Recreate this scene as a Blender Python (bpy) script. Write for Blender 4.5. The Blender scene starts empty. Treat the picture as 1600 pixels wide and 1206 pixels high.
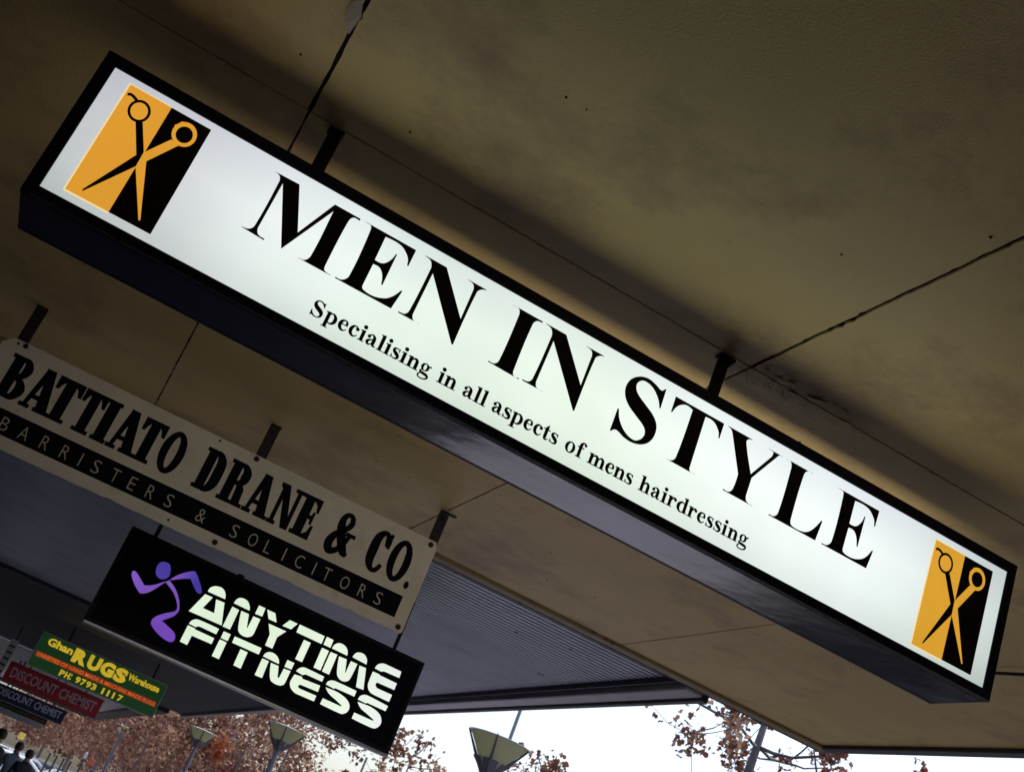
import bpy, bmesh, math, random, json
from mathutils import Vector, Matrix
from mathutils.geometry import tessellate_polygon

# ------------------------------------------------------------------ camera, sky, sun, exposure
SC = bpy.context.scene
COL = SC.collection
cam_d = bpy.data.cameras.new('camera'); cam = bpy.data.objects.new('camera', cam_d); COL.objects.link(cam)
RX = Vector((0.85320541, -0.38479635, 0.352097)); RD = Vector((0.46376228, 0.2507777, -0.84972648)); RF = Vector((0.23867357, 0.88828054, 0.39241893))
m = Matrix((RX, -RD, -RF)).transposed().to_4x4(); m.translation = (0, 0, 1.6)
cam.matrix_world = m
cam_d.sensor_width = 36; cam_d.lens = 42.91; cam_d.clip_start = 0.05; cam_d.clip_end = 3000
SC.camera = cam
cam_d.dof.use_dof = True; cam_d.dof.focus_distance = 3.1; cam_d.dof.aperture_fstop = 15

EXPO = .95
SUN_EL, SUN_AZ = math.radians(66), math.radians(62)      # azimuth from +Y towards +X
W = bpy.data.worlds.new('World'); SC.world = W; W.use_nodes = True
nt = W.node_tree; bg = nt.nodes['Background']
sky = nt.nodes.new('ShaderNodeTexSky'); sky.sky_type = 'NISHITA'; sky.sun_disc = False
sky.sun_elevation = SUN_EL; sky.sun_rotation = SUN_AZ; sky.air_density = 1.0; sky.dust_density = 4.0; sky.ozone_density = 1.0
nt.links.new(sky.outputs[0], bg.inputs[0]); bg.inputs[1].default_value = 0.15
sd = bpy.data.lights.new('sun', 'SUN'); sd.energy = .9; sd.angle = math.radians(12); sd.color = (1, .95, .87)
so = bpy.data.objects.new('sun', sd); COL.objects.link(so)
sv = Vector((math.sin(SUN_AZ)*math.cos(SUN_EL), math.cos(SUN_AZ)*math.cos(SUN_EL), math.sin(SUN_EL)))
so.rotation_euler = sv.to_track_quat('Z', 'Y').to_euler()
SC.view_settings.view_transform = 'Standard'; SC.view_settings.look = 'None'
SC.view_settings.exposure = EXPO; SC.view_settings.gamma = 1; SC.view_settings.use_curve_mapping = False
try:
    SC.cycles.max_bounces = 8; SC.cycles.diffuse_bounces = 5; SC.cycles.sample_clamp_indirect = 6
except Exception: pass

DATA = json.loads('''{"glyph":{"M":[[0.0016,0.152],[0.0633,0.152],[0.1073,0.0495],[0.1501,0.152],[0.2121,0.152],[0.2117,0.1478],[0.197,0.147,1],[0.1909,0.1331,1],[0.1894,0.0137],[0.1933,0.0026,1],[0.2102,0.0],[0.2098,0.0],[0.1315,0.0],[0.1309,0.0],[0.1471,0.0022,1],[0.1546,0.0185,1],[0.1536,0.1376],[0.0924,0.0],[0.0317,0.1366],[0.0297,0.015],[0.0364,0.0024,1],[0.0522,0.0],[0.052,-0.0023],[0.0007,0.0],[0.0,0.0],[0.0164,0.0041,1],[0.0232,0.0176,1],[0.0238,0.1385],[0.0173,0.1489,1],[0.0017,0.152]],"E":[[0.0013,0.152],[0.1303,0.152],[0.1295,0.1095],[0.1275,0.1096],[0.1208,0.1279,1],[0.0969,0.1449,1],[0.0571,0.1449],[0.058,0.0822],[0.0778,0.0842,1],[0.0904,0.1008,1],[0.0947,0.1193],[0.0964,0.1191],[0.0964,0.0389],[0.0944,0.039],[0.0877,0.0597,1],[0.0755,0.0724,1],[0.0586,0.0725],[0.0583,0.0182],[0.0625,0.0073,1],[0.0905,0.0048,1],[0.1151,0.0137,1],[0.1286,0.0273,1],[0.1392,0.0484],[0.1414,0.0478],[0.1349,0.0],[0.0,0.0],[0.0001,0.0018],[0.0153,0.0037,1],[0.025,0.0192,1],[0.0226,0.1389],[0.0174,0.152,1],[0.0004,0.152]],"N":[[0.0013,0.152],[0.0551,0.152],[0.1317,0.0571],[0.1316,0.1378],[0.1253,0.1492,1],[0.1087,0.152],[0.1089,0.152],[0.1588,0.152],[0.1584,0.152],[0.1471,0.1469,1],[0.14,0.1362,1],[0.1382,-0.0049],[0.1359,-0.0054],[0.0323,0.1239],[0.0299,0.0123],[0.0368,0.0,1],[0.0538,0.0],[0.0533,0.0],[0.0,0.0],[0.0002,0.002],[0.0152,0.0045,1],[0.021,0.0174,1],[0.0248,0.1333],[0.0173,0.1476,1],[0.0011,0.152]],"I":[[0.0015,0.152],[0.0801,0.152],[0.0794,0.1492],[0.0669,0.1468,1],[0.0603,0.1345,1],[0.0602,0.0088],[0.0661,-0.0022,1],[0.0792,0.0],[0.0788,-0.002],[0.0,0.0],[0.0,0.0018],[0.0153,0.0029,1],[0.0222,0.016,1],[0.0236,0.1401],[0.017,0.152,1],[0.0014,0.152]],"S":[[0.0961,0.1556],[0.0978,0.1059],[0.0958,0.1058],[0.0858,0.1243,1],[0.0632,0.1437,1],[0.0375,0.1481,1],[0.0243,0.1375,1],[0.0239,0.1223,1],[0.0352,0.1085,1],[0.061,0.0944,1],[0.0868,0.0802,1],[0.1026,0.0624,1],[0.1064,0.0383,1],[0.0988,0.0158,1],[0.0822,0.0014,1],[0.061,-0.0048,1],[0.0388,-0.0036,1],[0.0177,0.0036,1],[0.0096,0.0029,1],[0.0022,-0.0046],[0.0004,-0.0042],[0.0,0.0525],[0.0024,0.0524],[0.0128,0.0294,1],[0.0358,0.0086,1],[0.0626,0.0017,1],[0.0782,0.0122,1],[0.0832,0.0294,1],[0.0746,0.0443,1],[0.049,0.0584,1],[0.0233,0.0725,1],[0.0075,0.0886,1],[0.0003,0.1111,1],[0.0065,0.1351,1],[0.0242,0.1515,1],[0.0459,0.1577,1],[0.0683,0.1532,1],[0.0844,0.1469,1],[0.0896,0.1487,1],[0.0941,0.1552]],"T":[[0.0,0.152],[0.1383,0.152],[0.1383,0.1127],[0.1362,0.1126],[0.1314,0.1273,1],[0.112,0.1439,1],[0.087,0.1446],[0.0897,0.0074],[0.0946,0.0,1],[0.1088,0.0],[0.1083,0.0],[0.0292,0.0],[0.0292,0.0],[0.0425,0.0031,1],[0.0498,0.0159,1],[0.0515,0.1435],[0.0301,0.1464,1],[0.012,0.1339,1],[0.0029,0.1121],[0.0008,0.1123]],"Y":[[0.0005,0.152],[0.0718,0.152],[0.0713,0.152],[0.06,0.1478,1],[0.0573,0.138,1],[0.094,0.0693],[0.1338,0.1375],[0.1329,0.152,1],[0.1166,0.152],[0.1172,0.152],[0.1622,0.152],[0.1612,0.152],[0.1527,0.152,1],[0.1444,0.1402,1],[0.0986,0.0634],[0.0982,0.0146],[0.1047,0.002,1],[0.1239,0.0],[0.1233,0.0],[0.0374,0.0],[0.0377,0.0021],[0.054,0.0026,1],[0.0616,0.0158,1],[0.0629,0.0546],[0.0182,0.1385],[0.0107,0.1485,1],[0.0,0.152]],"L":[[0.0018,0.152],[0.0822,0.152],[0.0811,0.152],[0.067,0.152,1],[0.0593,0.1376,1],[0.0588,0.0151],[0.0645,0.0044,1],[0.0873,0.002,1],[0.1085,0.0069,1],[0.1237,0.0214,1],[0.1402,0.0529],[0.1423,0.0523],[0.1374,0.0],[0.0,0.0],[0.0003,0.0019],[0.0145,0.0031,1],[0.0227,0.0167,1],[0.0223,0.1387],[0.0156,0.152,1],[0.0011,0.152]]},"logo":{"dark":[[[[0.334,0.8857],[0.3455,0.8658],[0.351,0.8445],[0.3504,0.8229],[0.3435,0.8021],[0.3309,0.7831],[0.3131,0.7668],[0.291,0.7541],[0.2659,0.7456],[0.2388,0.7416],[0.2112,0.7425],[0.1844,0.7481],[0.1598,0.7582],[0.1385,0.7722],[0.1217,0.7894],[0.1102,0.8091],[0.1044,0.8303],[0.1049,0.8518],[0.1115,0.8726],[0.1239,0.8918],[0.1415,0.9082],[0.1635,0.9211],[0.1888,0.9298],[0.216,0.9339],[0.2438,0.9331],[0.2709,0.9275],[0.2957,0.9173],[0.3171,0.9032]],[[0.3077,0.8738],[0.3165,0.8587],[0.3208,0.8425],[0.3204,0.8261],[0.3153,0.8103],[0.3059,0.7958],[0.2925,0.7835],[0.2759,0.7739],[0.2569,0.7675],[0.2365,0.7645],[0.2156,0.7653],[0.1953,0.7696],[0.1766,0.7773],[0.1605,0.788],[0.1477,0.8012],[0.1388,0.8162],[0.1344,0.8323],[0.1347,0.8487],[0.1396,0.8645],[0.1489,0.879],[0.1622,0.8914],[0.1788,0.9011],[0.1978,0.9077],[0.2184,0.9107],[0.2394,0.91],[0.2598,0.9057],[0.2786,0.8979],[0.2949,0.8871]]],[[[0.2534,0.746],[0.3227,0.7701],[0.4966,0.5591],[0.5015,0.4245],[0.1659,0.0482],[0.1523,0.0575],[0.444,0.5082]]],[[[0.0201,0.9218],[0.044,0.9364,1],[0.0957,0.935,1],[0.1627,0.9135],[0.1384,0.8935],[0.0884,0.91,1],[0.0538,0.9121,1],[0.0364,0.9006]]]],"gold":[[[[0.8916,0.9051],[0.9039,0.883],[0.9096,0.8595],[0.9083,0.8356],[0.9001,0.8125],[0.8856,0.7915],[0.8654,0.7735],[0.8405,0.7595],[0.8122,0.7501],[0.782,0.7458],[0.7512,0.7468],[0.7215,0.753],[0.6944,0.7641],[0.671,0.7796],[0.6527,0.7987],[0.6403,0.8205],[0.6344,0.8439],[0.6354,0.8677],[0.6432,0.8908],[0.6575,0.9119],[0.6776,0.9301],[0.7024,0.9443],[0.7307,0.954],[0.7612,0.9585],[0.7922,0.9576],[0.8222,0.9514],[0.8497,0.9401],[0.8732,0.9244]],[[0.8546,0.885],[0.8628,0.8704],[0.8665,0.8546],[0.8655,0.8387],[0.86,0.8232],[0.8501,0.8091],[0.8364,0.797],[0.8196,0.7875],[0.8005,0.7811],[0.78,0.7781],[0.7593,0.7787],[0.7393,0.7827],[0.721,0.7901],[0.7054,0.8004],[0.6931,0.8132],[0.6849,0.8277],[0.6811,0.8434],[0.6819,0.8593],[0.6873,0.8747],[0.6971,0.8889],[0.7107,0.9011],[0.7275,0.9107],[0.7466,0.9172],[0.7672,0.9203],[0.788,0.9198],[0.8082,0.9157],[0.8266,0.9083],[0.8423,0.8979]]],[[[0.6797,0.7628],[0.5032,0.562],[0.5028,0.4199],[0.8181,0.0526],[0.8344,0.0594],[0.5702,0.5027],[0.7805,0.7472]]],[[[0.6594,0.8641],[0.6262,0.8814],[0.6657,0.9063],[0.6775,0.9385],[0.7216,0.9458]]]]},"gym":[[[0.6586,2.6243],[0.6638,2.6501,1],[0.6879,2.6678,1],[0.722,2.6705,1],[0.7456,2.6526,1],[0.7564,2.6261]],[[0.6525,2.6069],[0.6955,2.6078],[0.6729,2.5383],[0.7378,2.5384],[0.7154,2.6062],[0.7617,2.6085],[0.7995,2.4978],[0.6153,2.495]],[[0.8066,2.6264],[0.8145,2.6555,1],[0.8357,2.6686,1],[0.8677,2.6653,1],[0.8891,2.6451,1],[0.897,2.6254]],[[0.8075,2.6078],[0.8469,2.6058],[0.8477,2.4971],[0.8061,2.4955]],[[0.859,2.607],[0.9026,2.6079],[0.9232,2.539],[0.9267,2.5433],[0.9287,2.6078],[0.9685,2.6091],[0.9693,2.5291],[0.9621,2.5098,1],[0.9385,2.4961,1],[0.9044,2.4985,1],[0.8848,2.5164,1]],[[0.9315,2.6711],[0.9686,2.6716],[0.9712,2.6255],[0.9306,2.6233]],[[0.9798,2.6691],[1.027,2.6699],[1.0535,2.6284],[1.0068,2.628]],[[1.1129,2.6694],[1.1588,2.6689],[1.1382,2.6283],[1.0884,2.6264]],[[1.0179,2.6067],[1.1198,2.6082],[1.0886,2.5616],[1.0907,2.4985],[1.049,2.498],[1.0469,2.5592]],[[1.1709,2.6705],[1.3192,2.6699],[1.3199,2.6263],[1.1707,2.6266]],[[1.2249,2.6078],[1.265,2.6074],[1.2641,2.4986],[1.2243,2.4984]],[[1.3317,2.6718],[1.3719,2.6714],[1.3728,2.6278],[1.3317,2.6279]],[[1.3315,2.6095],[1.3722,2.6093],[1.3725,2.499],[1.332,2.4987]],[[1.382,2.6284],[1.3891,2.6544,1],[1.4084,2.6698,1],[1.4396,2.6699,1],[1.4641,2.6533,1],[1.4745,2.6273]],[[1.3831,2.6085],[1.4229,2.6101],[1.4245,2.4982],[1.3825,2.4988]],[[1.4351,2.6064],[1.4797,2.6087],[1.5001,2.5421],[1.503,2.5442],[1.5047,2.6097],[1.5441,2.61],[1.5394,2.5307,1],[1.5322,2.5096,1],[1.5091,2.4974,1],[1.4807,2.5022,1],[1.4603,2.5226,1]],[[1.5041,2.6321],[1.5124,2.6586,1],[1.5311,2.6705,1],[1.5603,2.6705,1],[1.5828,2.6529,1],[1.5904,2.6275]],[[1.5573,2.6076],[1.5965,2.6097],[1.6301,2.5004],[1.5863,2.4983]],[[1.6415,2.6283],[1.6496,2.6538,1],[1.6707,2.6689,1],[1.6914,2.672,1],[1.7861,2.6714],[1.7884,2.6362],[1.695,2.6342],[1.6814,2.6265]],[[1.639,2.6091],[1.6776,2.6098],[1.6843,2.6059],[1.7875,2.6049],[1.7878,2.5677],[1.6842,2.5659],[1.6798,2.5563,1],[1.6865,2.5434,1],[1.6998,2.5387],[1.7874,2.5391],[1.7857,2.4991],[1.6955,2.5],[1.6635,2.5066,1],[1.6434,2.5295,1],[1.6388,2.5591,1]],[[0.6444,2.4382],[0.6503,2.4576,1],[0.665,2.4715,1],[0.6867,2.4767,1],[0.7948,2.4765],[0.7938,2.4462],[0.6985,2.4474],[0.6889,2.4423],[0.6836,2.4367]],[[0.6434,2.4293],[0.6819,2.4293],[0.6868,2.4248],[0.7937,2.4243],[0.794,2.3918],[0.6845,2.3899],[0.684,2.3386],[0.6429,2.3393]],[[0.8229,2.4758],[0.8615,2.4764],[0.8621,2.4393],[0.8231,2.4393]],[[0.8218,2.4307],[0.8608,2.4307],[0.8614,2.339],[0.8214,2.3393]],[[0.8855,2.4756],[1.0381,2.4778],[1.0386,2.4424],[0.8869,2.4412]],[[0.9406,2.4294],[0.9818,2.4291],[0.9838,2.3403],[0.9424,2.3417]],[[1.0632,2.4435],[1.0687,2.463,1],[1.0845,2.4764,1],[1.1089,2.48,1],[1.1358,2.4703,1],[1.1508,2.4544,1],[1.1553,2.4411]],[[1.0641,2.4325],[1.1016,2.4329],[1.1055,2.3416],[1.0641,2.3406]],[[1.1149,2.4299],[1.1592,2.4313],[1.1798,2.3747],[1.1871,2.3796],[1.1901,2.4306],[1.2282,2.4329],[1.2272,2.3757],[1.2234,2.3563,1],[1.2067,2.3446,1],[1.1744,2.3424,1],[1.1463,2.3549,1]],[[1.1888,2.4782],[1.2294,2.478],[1.2284,2.4419],[1.189,2.4408]],[[1.2543,2.4449],[1.2651,2.466,1],[1.2822,2.4777,1],[1.3037,2.4799,1],[1.4051,2.4779],[1.4053,2.4504],[1.3103,2.4498],[1.2942,2.44]],[[1.2549,2.4269],[1.2957,2.4309],[1.3028,2.4227],[1.4047,2.4278],[1.4064,2.3943],[1.3045,2.3911],[1.2977,2.382,1],[1.3013,2.3742,1],[1.3137,2.3715],[1.4071,2.3729],[1.4076,2.3421],[1.3021,2.3406],[1.2706,2.3518,1],[1.2514,2.3745,1],[1.25,2.3956,1]],[[1.4305,2.4463],[1.434,2.4643,1],[1.4516,2.4776,1],[1.4736,2.4813,1],[1.5972,2.4806],[1.5979,2.4496],[1.4839,2.4487],[1.4808,2.4429]],[[1.4347,2.4321],[1.4854,2.4351],[1.5172,2.4331,1],[1.5658,2.4204,1],[1.5926,2.3984,1],[1.597,2.368,1],[1.5788,2.3454,1],[1.5572,2.3408,1],[1.4431,2.3429],[1.4444,2.3756],[1.5517,2.3755],[1.554,2.3809],[1.5138,2.394,1],[1.4637,2.4103,1]],[[1.6219,2.4442],[1.6284,2.467,1],[1.6465,2.4801,1],[1.6691,2.4834,1],[1.7897,2.477],[1.7876,2.448],[1.6754,2.4481],[1.6707,2.4425]],[[1.6258,2.4325],[1.6761,2.4359],[1.7075,2.4357,1],[1.7559,2.4248,1],[1.7836,2.4008,1],[1.7892,2.3721,1],[1.772,2.346,1],[1.7435,2.34,1],[1.6314,2.3427],[1.6318,2.3751],[1.7427,2.3758],[1.747,2.3812],[1.7045,2.3945,1],[1.6547,2.4091,1]]],"runner":[[[0.3867,2.6658,1],[0.4188,2.6688,1],[0.4364,2.6498,1],[0.4465,2.6138,1],[0.4347,2.5906,1],[0.4092,2.5814,1],[0.3828,2.5941,1],[0.3703,2.6254,1],[0.3733,2.6527,1]],[[0.2722,2.5576,1],[0.2823,2.5637,1],[0.3039,2.5537,1],[0.3559,2.5189],[0.3969,2.54,1],[0.4415,2.581],[0.4434,2.5772],[0.4079,2.5183,1],[0.3831,2.4888,1],[0.3546,2.4736],[0.31,2.5029,1],[0.2771,2.5377,1]],[[0.4567,2.5935],[0.4873,2.6397,1],[0.5344,2.6809,1],[0.5537,2.69],[0.5807,2.6698,1],[0.6247,2.6222,1],[0.6318,2.6051,1],[0.6229,2.5955,1],[0.5998,2.6038,1],[0.5517,2.646],[0.5133,2.6281,1]],[[0.4434,2.5772],[0.4521,2.5893,1],[0.4602,2.5931],[0.508,2.5647,1],[0.5421,2.53,1],[0.5607,2.4983,1],[0.5694,2.4755,1],[0.5598,2.4412],[0.5159,2.3962],[0.5557,2.3832,1],[0.6017,2.3643,1],[0.6149,2.334,1],[0.5988,2.3171,1],[0.5462,2.3231,1],[0.4964,2.3434,1],[0.4711,2.3648,1],[0.472,2.3916,1],[0.501,2.4258,1],[0.5449,2.4577],[0.5568,2.4765,1],[0.5449,2.5044,1],[0.5094,2.5418,1],[0.4712,2.5645,1]]],"bolts":[[-0.5616,2.8822,0.005],[-0.5341,2.8862,0.011],[0.2653,2.8936,0.005],[0.4239,2.8936,0.012],[1.2153,2.8971,0.012],[0.4225,2.5272,0.012],[0.2284,2.5283,0.005],[1.2212,2.5365,0.012]],"nails":[[0.398,1.935],[0.445,1.934],[1.05,1.898],[1.183,1.618],[0.191,2.335],[0.831,4.563],[1.209,5.187],[1.656,4.588],[1.905,4.465],[2.028,4.872],[0.98,4.559],[1.824,4.967],[-0.09,2.29],[1.533,2.689],[0.981,3.879],[1.129,4.808],[1.438,3.739]],"cnails":[[2.198,6.148],[2.45,5.967],[2.675,6.85],[2.695,6.835],[0.172,11.74]]}''')
random.seed(11)

# ------------------------------------------------------------------ materials
MATS = {}
def nd(t, k, **kw):
    n = t.nodes.new(k)
    for a, v in kw.items(): setattr(n, a, v)
    return n
def mat(name, col, rough=.6, metal=0, spec=.5, var=0.0, vscale=3.0, bump=0.0, bscale=60, coat=0, col2=None, wear=None, wscale=9, wlo=.58, whi=.66):
    """procedural principled material: colour varied by world-space noise, optional stain colour, fine bump"""
    if name in MATS: return MATS[name]
    M = bpy.data.materials.new(name); M.use_nodes = True; t = M.node_tree; b = t.nodes['Principled BSDF']
    b.inputs['Roughness'].default_value = rough; b.inputs['Metallic'].default_value = metal
    b.inputs['Specular IOR Level'].default_value = spec; b.inputs['Coat Weight'].default_value = coat
    g = nd(t, 'ShaderNodeNewGeometry')
    n = nd(t, 'ShaderNodeTexNoise'); n.inputs['Scale'].default_value = vscale; n.inputs['Detail'].default_value = 6; n.inputs['Roughness'].default_value = .6
    t.links.new(g.outputs['Position'], n.inputs['Vector'])
    r = nd(t, 'ShaderNodeValToRGB'); r.color_ramp.elements[0].position = .3; r.color_ramp.elements[1].position = .72
    c2 = col2 or tuple(min(1, c*(1+var)) for c in col); c1 = tuple(c*(1-var) for c in col) if not col2 else col
    r.color_ramp.elements[0].color = (*c1, 1); r.color_ramp.elements[1].color = (*c2, 1)
    t.links.new(n.outputs['Fac'], r.inputs[0]); out = r.outputs[0]
    if wear:
        n2 = nd(t, 'ShaderNodeTexNoise'); n2.inputs['Scale'].default_value = wscale; n2.inputs['Detail'].default_value = 8; n2.inputs['Roughness'].default_value = .7
        t.links.new(g.outputs['Position'], n2.inputs['Vector'])
        mr = nd(t, 'ShaderNodeMapRange'); mr.inputs[1].default_value = wlo; mr.inputs[2].default_value = whi
        t.links.new(n2.outputs['Fac'], mr.inputs[0])
        mx = nd(t, 'ShaderNodeMix', data_type='RGBA'); mx.inputs['B'].default_value = (*wear, 1)
        t.links.new(out, mx.inputs['A']); t.links.new(mr.outputs[0], mx.inputs['Factor']); out = mx.outputs['Result']
    t.links.new(out, b.inputs['Base Color'])
    if bump:
        n3 = nd(t, 'ShaderNodeTexNoise'); n3.inputs['Scale'].default_value = bscale; n3.inputs['Detail'].default_value = 4
        t.links.new(g.outputs['Position'], n3.inputs['Vector'])
        bp = nd(t, 'ShaderNodeBump'); bp.inputs['Strength'].default_value = bump; bp.inputs['Distance'].default_value = .01
        t.links.new(n3.outputs['Fac'], bp.inputs['Height']); t.links.new(bp.outputs[0], b.inputs['Normal'])
    MATS[name] = M; return M
def glow(name, stops, axis=0, lo=0, hi=1, strength=1.0, noise=0.0, nscale=1.5, base=(.5, .5, .5), rough=.35):
    """backlit translucent sheet: gives off light, colour ramp along a world axis with slow variation"""
    M = bpy.data.materials.new(name); M.use_nodes = True; t = M.node_tree; b = t.nodes['Principled BSDF']
    b.inputs['Base Color'].default_value = (*base, 1); b.inputs['Roughness'].default_value = rough
    g = nd(t, 'ShaderNodeNewGeometry'); sx = nd(t, 'ShaderNodeSeparateXYZ'); t.links.new(g.outputs['Position'], sx.inputs[0])
    mr = nd(t, 'ShaderNodeMapRange'); mr.inputs[1].default_value = lo; mr.inputs[2].default_value = hi
    t.links.new(sx.outputs[axis], mr.inputs[0])
    r = nd(t, 'ShaderNodeValToRGB'); e = r.color_ramp.elements
    while len(e) < len(stops): e.new(.5)
    for i, (p, c) in enumerate(stops): e[i].position = p; e[i].color = (*c, 1)
    t.links.new(mr.outputs[0], r.inputs[0])
    out = r.outputs[0]
    if noise:
        n = nd(t, 'ShaderNodeTexNoise'); n.inputs['Scale'].default_value = nscale; n.inputs['Detail'].default_value = 2
        t.links.new(g.outputs['Position'], n.inputs['Vector'])
        m2 = nd(t, 'ShaderNodeMapRange'); m2.inputs[1].default_value = .3; m2.inputs[2].default_value = .7; m2.inputs[3].default_value = 1-noise; m2.inputs[4].default_value = 1+noise
        t.links.new(n.outputs['Fac'], m2.inputs[0])
        vm = nd(t, 'ShaderNodeVectorMath', operation='SCALE'); t.links.new(out, vm.inputs[0]); t.links.new(m2.outputs[0], vm.inputs['Scale']); out = vm.outputs[0]
    t.links.new(out, b.inputs['Emission Color']); b.inputs['Emission Strength'].default_value = strength
    MATS[name] = M; return M

# ------------------------------------------------------------------ objects
def tag(o, label=None, cat=None, group=None, kind=None):
    if label: o['label'] = label
    if cat: o['category'] = cat
    if group: o['group'] = group
    if kind: o['kind'] = kind
    return o
def empty(name, loc=(0, 0, 0), rz=0, **kw):
    o = bpy.data.objects.new(name, None); COL.objects.link(o); o.location = loc; o.rotation_euler = (0, 0, rz)
    return tag(o, **kw)
class MB:
    def __init__(s): s.v = []; s.f = []; s.sm = False
    def add(s, vs, fs):
        n = len(s.v); s.v += [tuple(v) for v in vs]; s.f += [tuple(i+n for i in f) for f in fs]
    def box(s, x0, x1, y0, y1, z0, z1):
        s.add([(x, y, z) for x in (x0, x1) for y in (y0, y1) for z in (z0, z1)],
              [(0, 1, 3, 2), (4, 6, 7, 5), (0, 4, 5, 1), (2, 3, 7, 6), (0, 2, 6, 4), (1, 5, 7, 3)]); return s
    def bbox(s, x0, x1, y0, y1, z0, z1, b=.003):
        """box with chamfered edges"""
        bm = bmesh.new(); bmesh.ops.create_cube(bm, size=1)
        for v in bm.verts: v.co = Vector((x0+(v.co.x+.5)*(x1-x0), y0+(v.co.y+.5)*(y1-y0), z0+(v.co.z+.5)*(z1-z0)))
        bmesh.ops.bevel(bm, geom=bm.edges[:], offset=b, segments=1, affect='EDGES')
        bm.verts.index_update(); s.add([v.co[:] for v in bm.verts], [[v.index for v in f.verts] for f in bm.faces]); bm.free(); return s
    def tube(s, pts, rad, n=8, cap=True):
        pts = [Vector(p) for p in pts]; rad = rad if isinstance(rad, (list, tuple)) else [rad]*len(pts)
        vs = []; fs = []
        for i, p in enumerate(pts):
            d = (pts[min(i+1, len(pts)-1)]-pts[max(i-1, 0)]).normalized()
            a = d.orthogonal().normalized() if abs(d.z) < .95 else Vector((1, 0, 0)); a = (a-d*a.dot(d)).normalized(); b = d.cross(a)
            vs += [p+(a*math.cos(2*math.pi*k/n)+b*math.sin(2*math.pi*k/n))*rad[i] for k in range(n)]
        for i in range(len(pts)-1):
            for k in range(n): fs.append((i*n+k, i*n+(k+1) % n, (i+1)*n+(k+1) % n, (i+1)*n+k))
        if cap: fs.append(tuple(range(n))[::-1]); fs.append(tuple(range((len(pts)-1)*n, len(pts)*n)))
        s.add(vs, fs); return s
    def lathe(s, prof, c=(0, 0, 0), n=16):
        vs = []; fs = []
        for r, z in prof: vs += [(c[0]+r*math.cos(2*math.pi*k/n), c[1]+r*math.sin(2*math.pi*k/n), c[2]+z) for k in range(n)]
        for i in range(len(prof)-1):
            for k in range(n): fs.append((i*n+k, i*n+(k+1) % n, (i+1)*n+(k+1) % n, (i+1)*n+k))
        s.add(vs, fs); return s
    def build(s, name, mt, parent=None, smooth=False, **kw):
        me = bpy.data.meshes.new(name); me.from_pydata(s.v, [], s.f); me.update()
        for q in (mt if isinstance(mt, (list, tuple)) else [mt]): me.materials.append(q)
        if smooth: me.polygons.foreach_set('use_smooth', [True]*len(me.polygons))
        o = bpy.data.objects.new(name, me); COL.objects.link(o)
        if parent: o.parent = parent
        return tag(o, **kw)
def kids(o): return [c for c in bpy.data.objects if c.parent == o]
def copy_tree(o, parent=None):
    c = o.copy(); COL.objects.link(c)
    if parent: c.parent = parent
    for ch in kids(o): copy_tree(ch, c)
    return c

# ------------------------------------------------------------------ flat print: outlines on a vertical plane
def smooth_poly(pts, n=5):
    out = []; N = len(pts)
    for i in range(N):
        p, q = pts[i], pts[(i+1) % N]; P = Vector(p[:2]); Q = Vector(q[:2]); ps, qs = len(p) > 2, len(q) > 2
        out.append(P.copy())
        if ps or qs:
            d = (Q-P).length
            def tan(j):
                a = Vector(pts[(j-1) % N][:2]); b = Vector(pts[(j+1) % N][:2]); t = b-a
                return t.normalized()*d if t.length > 1e-9 else Vector((0, 0))
            t0 = tan(i) if ps else None; t1 = tan((i+1) % N) if qs else None
            if t0 is None: t0 = (Q-P)*2-t1 if False else (1.5*(Q-P)-.5*t1)
            if t1 is None: t1 = (1.5*(Q-P)-.5*t0)
            for k in range(1, n):
                u = k/n; u2 = u*u; u3 = u2*u
                out.append(P*(2*u3-3*u2+1)+t0*(u3-2*u2+u)+Q*(3*u2-2*u3)+t1*(u3-u2))
    return out
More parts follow.
